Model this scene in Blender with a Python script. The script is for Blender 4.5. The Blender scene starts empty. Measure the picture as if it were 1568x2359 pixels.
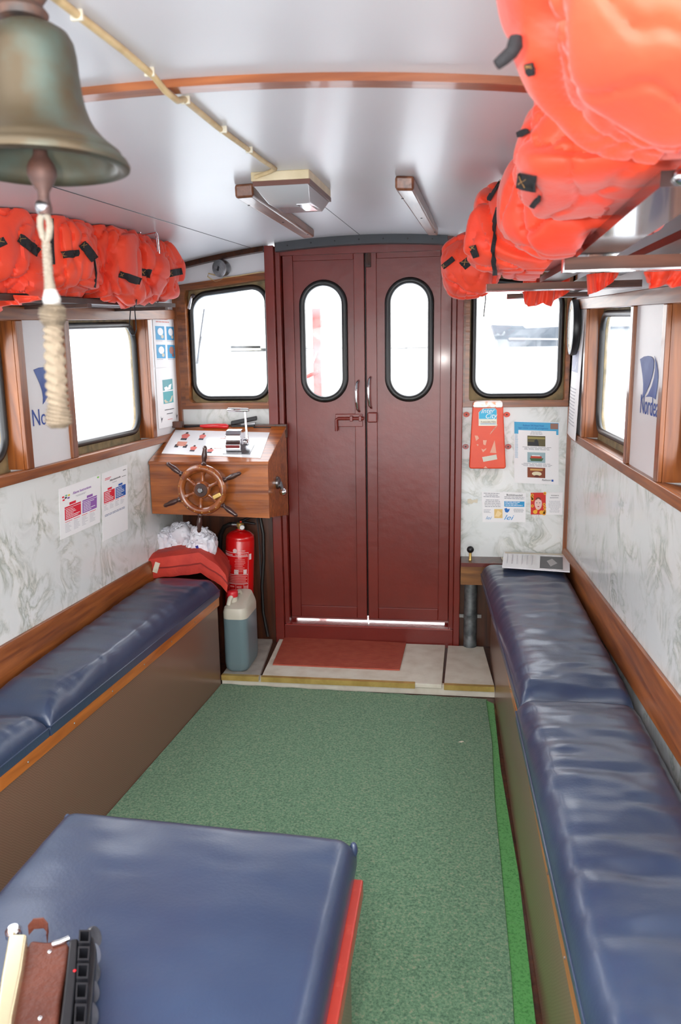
import bpy, bmesh, math, random
from mathutils import Vector, Matrix, noise
from mathutils.bvhtree import BVHTree
random.seed(7)
sc = bpy.context.scene
COL = sc.collection
V = Vector
PI = math.pi

# ------------------------------------------------------------------ camera model (eye at x=0, y=0, z=HC; y runs to the bow, z up)
W, H, F = 1568.0, 2359.0, 1800.0
HC = 1.48
_fy = V((1047 - W/2, 834 - H/2, F)).normalized()
_dn = V((926 - W/2, 10650 - H/2, F)); _dn -= _fy*_dn.dot(_fy); _dn.normalize()
_up = -_dn
_rt = _fy.cross(_up)
if _rt.x < 0: _rt = -_rt
def ray(px, py):
    d = V((px - W/2, py - H/2, F)); return V((d.dot(_rt), d.dot(_fy), d.dot(_up)))
EYE = V((0, 0, HC))
def aY(px, py, y): r = ray(px, py); return EYE + r*(y/r.y)
def aX(px, py, x): r = ray(px, py); return EYE + r*(x/r.x)
def aZ(px, py, z): r = ray(px, py); return EYE + r*((z - HC)/r.z)
def ceilz(x, y): return 2.08 + .062*(y - 3.9) - .112*(x + .42)**2
XL, XR, YF = -1.404, .558, 3.9          # left wall, right wall, front bulkhead
YR0 = .66                               # aft edge of the roof, open sky behind it
YB = -0.55                              # aft end of the cabin
TREAD = .055

# ------------------------------------------------------------------ materials
def lin(c):
    f = lambda u: u/12.92 if u <= .04045 else ((u + .055)/1.055)**2.4
    return tuple(f(v/255.0) for v in c) + (1,)
MATS = {}
def mat(name, col, rough=.5, metal=0, spec=.5, coat=0, col2=None, nscale=8, nmap=(1, 1, 1), nlow=.35, nhigh=.65, ndet=4, ndist=0,
        bump=0, bscale=60, bmap=(1, 1, 1), sheen=0, emit=None, trans=0, bdet=3, sss=0, coatr=.08):
    if name in MATS: return MATS[name]
    m = bpy.data.materials.new(name); m.use_nodes = True
    nt = m.node_tree; b = nt.nodes['Principled BSDF']
    b.inputs['Base Color'].default_value = lin(col)
    b.inputs['Roughness'].default_value = rough
    b.inputs['Metallic'].default_value = metal
    b.inputs['Specular IOR Level'].default_value = spec
    b.inputs['Coat Weight'].default_value = coat
    b.inputs['Coat Roughness'].default_value = coatr
    b.inputs['Sheen Weight'].default_value = sheen
    b.inputs['Transmission Weight'].default_value = trans
    if emit:
        b.inputs['Emission Color'].default_value = lin(col); b.inputs['Emission Strength'].default_value = emit
    if col2 or bump:
        tc = nt.nodes.new('ShaderNodeTexCoord')
    if col2:
        mp = nt.nodes.new('ShaderNodeMapping'); mp.inputs['Scale'].default_value = nmap
        nt.links.new(tc.outputs['Object'], mp.inputs['Vector'])
        n = nt.nodes.new('ShaderNodeTexNoise'); n.inputs['Scale'].default_value = nscale; n.inputs['Detail'].default_value = ndet
        n.inputs['Distortion'].default_value = ndist
        nt.links.new(mp.outputs['Vector'], n.inputs['Vector'])
        r = nt.nodes.new('ShaderNodeValToRGB')
        r.color_ramp.elements[0].position = nlow; r.color_ramp.elements[0].color = lin(col)
        r.color_ramp.elements[1].position = nhigh; r.color_ramp.elements[1].color = lin(col2)
        nt.links.new(n.outputs['Fac'], r.inputs['Fac'])
        nt.links.new(r.outputs['Color'], b.inputs['Base Color'])
    if bump:
        mp2 = nt.nodes.new('ShaderNodeMapping'); mp2.inputs['Scale'].default_value = bmap
        nt.links.new(tc.outputs['Object'], mp2.inputs['Vector'])
        n2 = nt.nodes.new('ShaderNodeTexNoise'); n2.inputs['Scale'].default_value = bscale; n2.inputs['Detail'].default_value = bdet
        nt.links.new(mp2.outputs['Vector'], n2.inputs['Vector'])
        bp = nt.nodes.new('ShaderNodeBump'); bp.inputs['Strength'].default_value = bump; bp.inputs['Distance'].default_value = .01
        nt.links.new(n2.outputs['Fac'], bp.inputs['Height'])
        nt.links.new(bp.outputs['Normal'], b.inputs['Normal'])
    MATS[name] = m
    return m

def wood(name, c1, c2, axis, rough=.3, coat=.2):
    s = {'x': (3, 40, 40), 'y': (40, 3, 40), 'z': (40, 40, 3)}[axis]
    return mat(name, c1, rough, coat=coat, col2=c2, nscale=1, nmap=s, nlow=.3, nhigh=.7, ndist=.6, bump=.08, bscale=1.5, bmap=s)
WOODX = wood('varnished wood across', (96, 48, 22), (152, 88, 42), 'x')
WOODY = wood('varnished wood fore and aft', (104, 52, 24), (160, 92, 42), 'y', rough=.42, coat=.1)
WOODZ = wood('varnished wood upright', (98, 48, 22), (156, 90, 42), 'z')
RIMW = wood('orange varnished strip', (150, 78, 24), (196, 112, 42), 'y')
DARKW = wood('dark stained wood', (52, 26, 14), (92, 48, 24), 'z', rough=.4, coat=.2)
CONW = wood('console mahogany', (112, 52, 18), (184, 104, 44), 'x', rough=.28, coat=.3)
BEAMW = wood('reddish roof beam', (112, 52, 26), (176, 104, 58), 'x', rough=.35)
BLOCKW = wood('grabrail wood', (92, 52, 34), (142, 92, 66), 'y', rough=.35)
RACKW = wood('rack board wood', (38, 26, 22), (70, 50, 44), 'y', rough=.35, coat=.1)
PLY = mat('weathered backing ply', (112, 100, 72), .7, col2=(150, 130, 92), nscale=22, bump=.2)
DOORRED = mat('oxblood gloss paint', (106, 28, 20), .34, spec=.5, coat=.15, col2=(116, 33, 23), nscale=5, bump=.10, bscale=26, coatr=.1)
CAPRED = mat('glossy red cap paint', (150, 40, 34), .18, coat=.9, coatr=.08, bump=.1, bscale=80)
REDTRIM = mat('red enamel strip', (168, 52, 40), .35, coat=.3, col2=(188, 72, 58), nscale=40, nlow=.62, nhigh=.75)
WHITEP = mat('white laminate panel', (214, 212, 214), .35, col2=(222, 220, 222), nscale=3)
CEILM = mat('glossy white roof laminate', (208, 208, 211), .36, coat=.12, col2=(202, 202, 206), nscale=1.4, coatr=.15)
BLACKR = mat('black rubber', (24, 24, 24), .42, spec=.6)
BLACKP = mat('black plastic', (22, 22, 26), .4)
GREYP = mat('dark grey strip', (62, 64, 68), .45)
WEB = mat('black webbing', (26, 25, 28), .8, bump=.3, bscale=400)
STITCH = mat('gold stitching', (150, 108, 60), .7)
CHROME = mat('chrome', (225, 225, 228), .12, metal=1)
STEEL = mat('dull steel', (160, 160, 162), .35, metal=1, col2=(120, 120, 122), nscale=30)
GALV = mat('galvanised pipe', (126, 130, 132), .5, metal=.6, col2=(84, 90, 92), nscale=28, ndet=6)
BRASS = mat('brass', (222, 188, 112), .32, metal=.55, col2=(200, 164, 92), nscale=20)
GLAREBRASS = mat('bright pale brass', (240, 228, 188), .22, metal=.75)  # brass with its blown-out glare put into a paler colour
ORANGE = mat('orange life vest nylon', (240, 72, 36), .6, sheen=.15, col2=(230, 60, 32), nscale=7, bump=.14, bscale=34, bdet=3)
REDCLOTH = mat('faded red canvas', (206, 62, 44), .7, col2=(176, 44, 34), nscale=9, bump=.25, bscale=40)
BLUE = mat('navy leatherette', (42, 54, 80), .34, spec=.6, coat=.25, col2=(50, 64, 90), nscale=4, bump=.045, bscale=150, bdet=2, coatr=.22)
PANELB = mat('brown checked laminate', (86, 66, 56), .3, coat=.2, col2=(96, 76, 64), nscale=3)
CREAM = mat('worn cream paint', (206, 196, 178), .5, col2=(222, 216, 200), nscale=14, nlow=.3, nhigh=.6, ndet=6)
GREYTREAD = mat('scuffed grey paint', (150, 144, 134), .55, col2=(172, 166, 156), nscale=16, ndet=6)
PAPER = mat('white paper', (238, 237, 238), .6)
PAPERG = mat('yellowed paper', (214, 206, 186), .7)
REDMAT = mat('ribbed red rubber', (164, 70, 52), .6, col2=(176, 84, 64), nscale=18)
HIDE = mat('brown leather', (78, 38, 27), .42, col2=(98, 52, 38), nscale=12, bump=.2, bscale=120)
PATINA = mat('bell bronze patina', (72, 60, 42), .42, metal=.5, col2=(74, 84, 76), nscale=11, nlow=.45, nhigh=.64, ndet=7)
RUST = mat('rusty iron', (96, 62, 50), .6, metal=.4, col2=(66, 56, 56), nscale=24)
ROPE = mat('natural rope', (122, 108, 90), .9, bump=.6, bscale=90)
CORD = mat('pale twisted cord', (132, 122, 108), .7, bump=.5, bscale=160)
CABLE = mat('cream cable sheath', (212, 188, 142), .5, col2=(194, 168, 122), nscale=30)
LAMPG = mat('lamp cover', (196, 200, 202), .18, coat=.5)
EXTRED = mat('extinguisher red', (206, 16, 18), .25, coat=.6)
ORBOX = mat('orange enamel', (214, 58, 16), .4, coat=.08, col2=(224, 70, 24), nscale=10)
PLAST = mat('thin white plastic', (226, 226, 234), .28, coat=.2, bump=.25, bscale=14, bdet=1)
CANP = mat('milky can plastic', (196, 190, 174), .4)
CANL = mat('can full of teal liquid', (104, 124, 130), .35)
def ink(c, r=.6): return mat('ink %d %d %d' % c, c, r)

def custom_mats():
    # marble laminate
    m = bpy.data.materials.new('marbled laminate'); m.use_nodes = True; nt = m.node_tree; b = nt.nodes['Principled BSDF']
    b.inputs['Roughness'].default_value = .25; b.inputs['Coat Weight'].default_value = .2
    tc = nt.nodes.new('ShaderNodeTexCoord')
    n = nt.nodes.new('ShaderNodeTexNoise'); n.inputs['Scale'].default_value = 6.5; n.inputs['Detail'].default_value = 9; n.inputs['Distortion'].default_value = .9
    n.inputs['Roughness'].default_value = .6
    nt.links.new(tc.outputs['Object'], n.inputs['Vector'])
    r = nt.nodes.new('ShaderNodeValToRGB'); cr = r.color_ramp
    cr.elements[0].position = .30; cr.elements[0].color = lin((206, 209, 208))
    cr.elements[1].position = .72; cr.elements[1].color = lin((226, 229, 228))
    for p, c in ((.42, (226, 229, 228)), (.475, (200, 205, 200)), (.50, (172, 178, 170)), (.52, (204, 206, 198)), (.58, (230, 232, 230))):
        e = cr.elements.new(p); e.color = lin(c)
    nt.links.new(n.outputs['Fac'], r.inputs['Fac'])
    n3 = nt.nodes.new('ShaderNodeTexNoise'); n3.inputs['Scale'].default_value = 5; n3.inputs['Detail'].default_value = 4
    nt.links.new(tc.outputs['Object'], n3.inputs['Vector'])
    mx = nt.nodes.new('ShaderNodeMix'); mx.data_type = 'RGBA'
    mr = nt.nodes.new('ShaderNodeMapRange'); mr.inputs[1].default_value = .4; mr.inputs[2].default_value = .62
    nt.links.new(n3.outputs['Fac'], mr.inputs[0]); nt.links.new(mr.outputs[0], mx.inputs[0])
    mx.inputs[6].default_value = lin((222, 226, 225))
    nt.links.new(r.outputs['Color'], mx.inputs[7])
    nt.links.new(mx.outputs[2], b.inputs['Base Color'])
    MATS['marble'] = m
    # carpet
    for nm, c1, c2, c3 in (('green carpet', (60, 90, 68), (102, 138, 106), (146, 142, 118)), ('bright green carpet', (44, 108, 44), (84, 150, 78), (70, 130, 66))):
        m = bpy.data.materials.new(nm); m.use_nodes = True; nt = m.node_tree; b = nt.nodes['Principled BSDF']
        b.inputs['Roughness'].default_value = .95; b.inputs['Specular IOR Level'].default_value = .15; b.inputs['Sheen Weight'].default_value = .2
        tc = nt.nodes.new('ShaderNodeTexCoord')
        n = nt.nodes.new('ShaderNodeTexNoise'); n.inputs['Scale'].default_value = 130; n.inputs['Detail'].default_value = 3; n.inputs['Roughness'].default_value = .7
        nt.links.new(tc.outputs['Object'], n.inputs['Vector'])
        r = nt.nodes.new('ShaderNodeValToRGB'); cr = r.color_ramp
        cr.elements[0].position = .3; cr.elements[0].color = lin(c1); cr.elements[1].position = .72; cr.elements[1].color = lin(c3)
        e = cr.elements.new(.55); e.color = lin(c2)
        nt.links.new(n.outputs['Fac'], r.inputs['Fac']); nt.links.new(r.outputs['Color'], b.inputs['Base Color'])
        bp = nt.nodes.new('ShaderNodeBump'); bp.inputs['Strength'].default_value = .5; bp.inputs['Distance'].default_value = .004
        nt.links.new(n.outputs['Fac'], bp.inputs['Height']); nt.links.new(bp.outputs['Normal'], b.inputs['Normal'])
        MATS[nm] = m
    # window glass: clear, with a milky film put in as haze over the view
    m = bpy.data.materials.new('salty window glass'); m.use_nodes = True; nt = m.node_tree
    nt.nodes.remove(nt.nodes['Principled BSDF']); out = nt.nodes['Material Output']
    tr = nt.nodes.new('ShaderNodeBsdfTransparent'); gl = nt.nodes.new('ShaderNodeBsdfGlossy'); gl.inputs['Roughness'].default_value = .03
    df = nt.nodes.new('ShaderNodeBsdfTranslucent'); df.inputs['Color'].default_value = (.9, .92, .95, 1)
    a = nt.nodes.new('ShaderNodeMixShader'); a.inputs[0].default_value = .05
    c = nt.nodes.new('ShaderNodeMixShader')
    tc = nt.nodes.new('ShaderNodeTexCoord'); n = nt.nodes.new('ShaderNodeTexNoise'); n.inputs['Scale'].default_value = 9; n.inputs['Detail'].default_value = 8
    mr = nt.nodes.new('ShaderNodeMapRange'); mr.inputs[1].default_value = .35; mr.inputs[2].default_value = .75; mr.inputs[3].default_value = .01; mr.inputs[4].default_value = .09
    nt.links.new(tc.outputs['Object'], n.inputs['Vector']); nt.links.new(n.outputs['Fac'], mr.inputs[0]); nt.links.new(mr.outputs[0], c.inputs[0])
    nt.links.new(tr.outputs[0], a.inputs[1]); nt.links.new(gl.outputs[0], a.inputs[2])
    nt.links.new(a.outputs[0], c.inputs[1]); nt.links.new(df.outputs[0], c.inputs[2]); nt.links.new(c.outputs[0], out.inputs[0])
    MATS['glass'] = m
    # brown laminate with a fine woven check
    m = MATS['brown checked laminate']; nt = m.node_tree; b = nt.nodes['Principled BSDF']
    tc = nt.nodes.new('ShaderNodeTexCoord'); ck = nt.nodes.new('ShaderNodeTexChecker'); ck.inputs['Scale'].default_value = 230
    ck.inputs['Color1'].default_value = lin((112, 78, 62)); ck.inputs['Color2'].default_value = lin((130, 96, 80))
    nt.links.new(tc.outputs['Object'], ck.inputs['Vector']); nt.links.new(ck.outputs['Color'], b.inputs['Base Color'])
    # ribbed mat
    m = MATS['ribbed red rubber']; nt = m.node_tree; b = nt.nodes['Principled BSDF']
    tc = nt.nodes.new('ShaderNodeTexCoord'); wv = nt.nodes.new('ShaderNodeTexWave'); wv.bands_direction = 'Y'; wv.inputs['Scale'].default_value = 26
    nt.links.new(tc.outputs['Object'], wv.inputs['Vector'])
    bp = nt.nodes.new('ShaderNodeBump'); bp.inputs['Strength'].default_value = .7; bp.inputs['Distance'].default_value = .004
    nt.links.new(wv.outputs['Fac'], bp.inputs['Height']); nt.links.new(bp.outputs['Normal'], b.inputs['Normal'])
custom_mats()
MARBLE, CARPET, CARPETB, GLASS = MATS['marble'], MATS['green carpet'], MATS['bright green carpet'], MATS['glass']

# ------------------------------------------------------------------ mesh builder
class MB:
    def __init__(s): s.v = []; s.f = []
    def add(s, vs, fs):
        o = len(s.v); s.v += [V(p) for p in vs]; s.f += [tuple(i + o for i in f) for f in fs]; return s
    def hexa(s, p):       # 8 points: bottom loop 0-3, top loop 4-7
        return s.add(p, [(3, 2, 1, 0), (4, 5, 6, 7), (0, 1, 5, 4), (1, 2, 6, 5), (2, 3, 7, 6), (3, 0, 4, 7)])
    def box(s, x0, x1, y0, y1, z0, z1):
        return s.hexa([(x0, y0, z0), (x1, y0, z0), (x1, y1, z0), (x0, y1, z0), (x0, y0, z1), (x1, y0, z1), (x1, y1, z1), (x0, y1, z1)])
    def obox(s, c, ax, ay, az):  # centre and three half vectors
        c = V(c); ax, ay, az = V(ax), V(ay), V(az)
        return s.hexa([c - ax - ay - az, c + ax - ay - az, c + ax + ay - az, c - ax + ay - az, c - ax - ay + az, c + ax - ay + az, c + ax + ay + az, c - ax + ay + az])
    def prism(s, pts, d):  # planar loop of 3-D points extruded by d
        n = len(pts); d = V(d); a = [V(p) for p in pts]
        return s.add(a + [p + d for p in a], [tuple(range(n - 1, -1, -1)), tuple(range(n, 2*n))] + [(i, (i + 1) % n, n + (i + 1) % n, n + i) for i in range(n)])
    def tube(s, pts, r, seg=10, closed=False, cap=True):
        pts = [V(p) for p in pts]; n = len(pts); rs = r if isinstance(r, (list, tuple)) else [r]*n
        rings = []; up = None
        for i, p in enumerate(pts):
            if closed: t = (pts[(i + 1) % n] - pts[i - 1])
            else: t = pts[min(i + 1, n - 1)] - pts[max(i - 1, 0)]
            t = t.normalized() if t.length > 1e-9 else V((0, 0, 1))
            if up is None:
                up = V((0, 0, 1)) if abs(t.z) < .9 else V((1, 0, 0))
            up = (up - t*up.dot(t)); up = up.normalized() if up.length > 1e-6 else t.orthogonal().normalized()
            b = t.cross(up)
            rings.append([p + (up*math.cos(2*PI*k/seg) + b*math.sin(2*PI*k/seg))*rs[i] for k in range(seg)])
        vs = [q for rg in rings for q in rg]; fs = []
        for i in range(n if closed else n - 1):
            j = (i + 1) % n
            for k in range(seg): fs.append((i*seg + k, i*seg + (k + 1) % seg, j*seg + (k + 1) % seg, j*seg + k))
        if cap and not closed: fs += [tuple(range(seg - 1, -1, -1)), tuple((n - 1)*seg + k for k in range(seg))]
        return s.add(vs, fs)
    def lathe(s, prof, base, axis=(0, 0, 1), seg=40, arc=None):  # prof: (radius, height) pairs
        ax = V(axis).normalized(); u = ax.orthogonal().normalized(); w = ax.cross(u); base = V(base)
        vs = [base + ax*h + (u*math.cos(2*PI*k/seg) + w*math.sin(2*PI*k/seg))*max(r, 1e-5) for r, h in prof for k in range(seg)]
        fs = [(i*seg + k, i*seg + (k + 1) % seg, (i + 1)*seg + (k + 1) % seg, (i + 1)*seg + k) for i in range(len(prof) - 1) for k in range(seg)]
        fs += [tuple(range(seg - 1, -1, -1)), tuple((len(prof) - 1)*seg + k for k in range(seg))]
        return s.add(vs, fs)
    def ball(s, c, r, seg=20, rings=12):
        c = V(c); rr = r if isinstance(r, (tuple, list)) else (r, r, r)
        vs = [(c.x + rr[0]*math.sin(PI*i/rings)*math.cos(2*PI*k/seg), c.y + rr[1]*math.sin(PI*i/rings)*math.sin(2*PI*k/seg), c.z + rr[2]*math.cos(PI*i/rings)) for i in range(rings + 1) for k in range(seg)]
        fs = [(i*seg + k, (i + 1)*seg + k, (i + 1)*seg + (k + 1) % seg, i*seg + (k + 1) % seg) for i in range(rings) for k in range(seg)]
        return s.add(vs, fs)
    def grid(s, fn, nu, nv):
        return s.add([fn(i/nu, j/nv) for j in range(nv + 1) for i in range(nu + 1)],
                     [(j*(nu + 1) + i, j*(nu + 1) + i + 1, (j + 1)*(nu + 1) + i + 1, (j + 1)*(nu + 1) + i) for j in range(nv) for i in range(nu)])
    def slab(s, fn, nu, nv, th):   # grid with thickness th (vector or function)
        g = [V(fn(i/nu, j/nv)) for j in range(nv + 1) for i in range(nu + 1)]; N = len(g); th = V(th)
        q = lambda i, j: j*(nu + 1) + i
        fs = []
        for j in range(nv):
            for i in range(nu):
                fs.append((q(i, j), q(i + 1, j), q(i + 1, j + 1), q(i, j + 1)))
                fs.append((N + q(i, j), N + q(i, j + 1), N + q(i + 1, j + 1), N + q(i + 1, j)))
        loop = [q(i, 0) for i in range(nu)] + [q(nu, j) for j in range(nv)] + [q(i, nv) for i in range(nu, 0, -1)] + [q(0, j) for j in range(nv, 0, -1)]
        for a, b in zip(loop, loop[1:] + loop[:1]): fs.append((a, N + a, N + b, b))
        return s.add(g + [p + th for p in g], fs)
    def mesh(s, name):
        me = bpy.data.meshes.new(name); bm = bmesh.new(); vs = [bm.verts.new(p) for p in s.v]
        for f in s.f:
            try: bm.faces.new([vs[i] for i in f])
            except ValueError: pass
        bmesh.ops.remove_doubles(bm, verts=bm.verts, dist=1e-6)
        bmesh.ops.recalc_face_normals(bm, faces=bm.faces)
        bm.to_mesh(me); bm.free(); return me

def obj(name, mb, m, parent=None, smooth=False, bevel=0, bseg=2, angle=35):
    me = mb if isinstance(mb, bpy.types.Mesh) else mb.mesh(name)
    if not me.materials: me.materials.append(m)
    o = bpy.data.objects.new(name, me); COL.objects.link(o)
    if parent is None:
        if me.vertices:
            xs = [v.co for v in me.vertices]
            lo = V([min(p[i] for p in xs) for i in range(3)]); hi = V([max(p[i] for p in xs) for i in range(3)])
            c = (lo + hi)/2; c.z = lo.z
            me.transform(Matrix.Translation(-c)); o.location = c
    else:
        o.parent = parent
        o.location = -wloc(parent)
    if smooth: me.polygons.foreach_set('use_smooth', [True]*len(me.polygons))
    if bevel:
        b = o.modifiers.new('bevel', 'BEVEL'); b.width = bevel; b.segments = bseg; b.limit_method = 'ANGLE'; b.angle_limit = math.radians(angle)
        me.polygons.foreach_set('use_smooth', [True]*len(me.polygons)); b.harden_normals = True
    elif smooth:
        try: me.set_sharp_from_angle(angle=math.radians(50))
        except Exception: pass
    return o
def wloc(o):
    l = V((0, 0, 0))
    while o is not None: l += o.location; o = o.parent
    return l
def tag(o, label=None, cat=None, group=None, kind=None):
    if label: o['label'] = label
    if cat: o['category'] = cat
    if group: o['group'] = group
    if kind: o['kind'] = kind
    return o
def thing(name, label, cat, loc, group=None, kind=None):
    o = bpy.data.objects.new(name, None); COL.objects.link(o); o.location = V(loc); o.empty_display_size = .1
    return tag(o, label, cat, group, kind)
def struct(name, mb, m, label=None, parent=None, **k):
    o = obj(name, mb, m, parent, **k)
    if parent is None: o['kind'] = 'structure'
    if label: o['label'] = label
    return o
def sroot(name, loc=(0, 0, 0), label=None):
    o = thing(name, label, None, loc); o['kind'] = 'structure'; return o

# 2-D helpers
def rpoly(pts, r, n=8):
    pts = [V((p[0], p[1])) for p in pts]; out = []; N = len(pts)
    for i in range(N):
        p, a, b = pts[i], pts[i - 1], pts[(i + 1) % N]
        u, w = (a - p), (b - p); rr = min(r, u.length*.499, w.length*.499); u.normalize(); w.normalize()
        ang = math.acos(max(-1, min(1, u.dot(w)))); t = rr; rad = t*math.tan(ang/2)
        c = p + (u + w).normalized()*(rad/math.sin(ang/2))
        p0, p1 = p + u*t, p + w*t
        a0 = math.atan2(p0.y - c.y, p0.x - c.x); a1 = math.atan2(p1.y - c.y, p1.x - c.x); d = (a1 - a0 + PI) % (2*PI) - PI
        for k in range(n + 1):
            q = a0 + d*k/n; out.append((c.x + rad*math.cos(q), c.y + rad*math.sin(q)))
    return out
def hit2(c, ang, poly):
    d = V((math.cos(ang), math.sin(ang))); best = None
    for i in range(len(poly)):
        a, b = V(poly[i - 1]), V(poly[i]); e = b - a; den = d.x*e.y - d.y*e.x
        if abs(den) < 1e-12: continue
        w = a - c; t = (w.x*e.y - w.y*e.x)/den; s = (w.x*d.y - w.y*d.x)/den
        if t > 0 and -1e-6 <= s <= 1 + 1e-6 and (best is None or t > best): best = t
    return c + d*(best or 0)
def ring(P, outer, inner, t, n=96):
    c = sum((V(p) for p in inner), V((0, 0)))/len(inner)
    angs = sorted([2*PI*k/n for k in range(n)] + [math.atan2(p[1] - c.y, p[0] - c.x) % (2*PI) for p in outer])
    mb = MB(); N = len(angs); o = [hit2(c, a, outer) for a in angs]; q = [hit2(c, a, inner) for a in angs]
    vs = [P(p.x, p.y, 0) for p in o] + [P(p.x, p.y, 0) for p in q] + [P(p.x, p.y, t) for p in o] + [P(p.x, p.y, t) for p in q]; fs = []
    for i in range(N):
        j = (i + 1) % N
        fs += [(i, j, N + j, N + i), (2*N + i, 3*N + i, 3*N + j, 2*N + j), (N + i, N + j, 3*N + j, 3*N + i), (i, 2*N + i, 2*N + j, j)]
    return mb.add(vs, fs)
PL = lambda u, v, t=0: V((XL + t, u, v))       # on the left wall: u = y, v = z, t into the cabin
PR = lambda u, v, t=0: V((XR - t, u, v))
PF = lambda u, v, t=0: V((u, YF - t, v))       # on the front bulkhead

# ------------------------------------------------------------------ cabin shell
struct('floor', MB().box(XL - .1, XR + .1, YB, YF + .05, -.08, -.004), DARKW)
cm = MB().slab(lambda u, v: (XL - .12 + u*(XR - XL + .24), YR0 + v*(YF + .05 - YR0), ceilz(XL - .12 + u*(XR - XL + .24), YR0 + v*(YF + .05 - YR0))), 40, 20, (0, 0, .05))
struct('ceiling', cm, CEILM, smooth=True)
for nm, x in (('seam', -.99), ('seam', .15)):
    m = MB(); m.tube([(x, y, ceilz(x, y) - .0003) for y in (.7, 1, 2, 3, 3.88)], .0015, 6)
    struct('trim_10' if x < 0 else 'trim_11', m, GREYP)
m = MB(); m.tube([(-.45, y, ceilz(-.45, y) - .0003) for y in (2.7, 3.3, 3.88)], .0012, 6); struct('trim_12', m, GREYP)

def zhead(y): return 1.686 + .054*(y - 3.4)           # under side of the header strip
def zhtop(y): return zhead(y) + .045
ZS = 1.15                                             # top of the sill strip
REC = .058
def side_wall(side, P, X, posts, wins, nwin):
    s = 1 if X > 0 else -1
    w = sroot('wall_' + side, (X, 1.7, 0))
    lo, hi = min(X, X + s*.09), max(X, X + s*.09)
    struct('marble_panel', MB().box(lo, hi, YB, YF, 0, ZS - .03), MARBLE, parent=w)
    up = MB()
    ys = [YB + (YF - YB)*k/12 for k in range(13)]
    for a, b in zip(ys, ys[1:]):
        p = [(lo, a, zhead(a)), (hi, a, zhead(a)), (hi, b, zhead(b)), (lo, b, zhead(b)), (lo, a, ceilz(X, a) + .03), (hi, a, ceilz(X, a) + .03), (hi, b, ceilz(X, b) + .03), (lo, b, ceilz(X, b) + .03)]
        up.hexa(p)
    struct('upper_panel', up, WHITEP, parent=w)
    for a, b in posts:                                # white posts between the windows
        po = MB(); po.hexa([(lo, a, ZS - .03), (hi, a, ZS - .03), (hi, b, ZS - .03), (lo, b, ZS - .03), (lo, a, zhead(a) + .002), (hi, a, zhead(a) + .002), (hi, b, zhead(b) + .002), (lo, b, zhead(b) + .002)])
        struct('post_panel', po, WHITEP, parent=w)
    # wooden strips: sill, header, bench line, post edges
    t = .016
    struct('trim_%d' % (1 if s < 0 else 2), MB().prism([P(YB, ZS - .034, -.002), P(YB, ZS, -.002), P(YB, ZS, t), P(YB, ZS - .034, t)], (0, YF - YB - .002, 0)), WOODY, bevel=.003)
    hd = MB().prism([P(YB, zhead(YB), -.01), P(YB, zhtop(YB), -.01), P(YB, zhtop(YB), t), P(YB, zhead(YB), t)], (0, YF - YB, zhead(YF) - zhead(YB)))
    struct('trim_%d' % (3 if s < 0 else 4), hd, WOODY, bevel=.003)
    zb = (lambda y: .594 + .03*(3.2 - y)) if s < 0 else (lambda y: .588 + .05*(3.5 - y))
    bt = MB().prism([P(YB, zb(YB) - .14, 0), P(YB, zb(YB), 0), P(YB, zb(YB), .012), P(YB, zb(YB) - .02, .02), P(YB, zb(YB) - .14, .02)], (0, YF - YB, zb(YF) - zb(YB)))
    struct('trim_%d' % (5 if s < 0 else 6), bt, WOODY, bevel=.003)
    for i, (a, b) in enumerate(wins):
        wn = sroot('window_%d' % (nwin + i), P((a + b)/2, ZS, 0))
        r = MB()                                      # reveal: two jambs, sill board, head board
        for y0, y1 in ((a - .02, a), (b, b + .02)):
            r.hexa([P(y0, ZS, -REC - .02), P(y0, ZS, -.002), P(y1, ZS, -.002), P(y1, ZS, -REC - .02), P(y0, zhead(y0), -REC - .02), P(y0, zhead(y0), -.002), P(y1, zhead(y1), -.002), P(y1, zhead(y1), -REC - .02)])
        struct('jamb', r, WOODZ, parent=wn)
        struct('sill_board', MB().prism([P(a - .02, ZS - .02, -REC - .03), P(a - .02, ZS - .012, -REC - .03), P(a - .02, ZS + .001, .004), P(a - .02, ZS - .02, .004)], (0, b - a + .04, 0)), WOODY, parent=wn)
        struct('head_board', MB().prism([P(a - .02, zhead(a), -REC - .03), P(a - .02, zhead(a) + .02, -REC - .03), P(a - .02, zhead(a) + .02, 0), P(a - .02, zhead(a), 0)], (0, b - a + .04, zhead(b) - zhead(a))), WOODY, parent=wn)
        for y0, y1 in ((a - .042, a), (b, b + .042)):  # face strips
            fs = MB().hexa([P(y0, ZS, -.002), P(y0, ZS, .012), P(y1, ZS, .012), P(y1, ZS, -.002), P(y0, zhead(y0), -.002), P(y0, zhead(y0), .012), P(y1, zhead(y1), .012), P(y1, zhead(y1), -.002)])
            struct('face_strip', fs, WOODZ, parent=wn, bevel=.003)
        PW = lambda u, v, tt=0: P(u, v, -REC + tt)
        outer = [(a - .015, ZS - .01), (b + .015, ZS - .01), (b + .015, zhead(b) + .01), (a - .015, zhead(a) + .01)]
        inner = rpoly([(a + .012, ZS + .035), (b - .012, ZS + .035), (b - .012, zhead(b) - .022), (a + .012, zhead(a) - .022)], .085)
        struct('backing', ring(PW, outer, inner, -.02), PLY, parent=wn)
        g = MB().tube([PW(u, v, .004) for u, v in inner], .013, 8, closed=True)
        struct('gasket', g, BLACKR, parent=wn, smooth=True)
        struct('pane', MB().prism([PW(u, v, -.012) for u, v in inner], P(0, 0, -.003) - P(0, 0, 0)), GLASS, parent=wn)
LPOSTS = [(3.52, YF), (2.405, 2.745), (1.105, 1.445), (YB, .145)]
LWINS = [(2.755, 3.51), (1.455, 2.395), (.155, 1.095)]
side_wall('left', PL, XL, LPOSTS, LWINS, 1)
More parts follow.
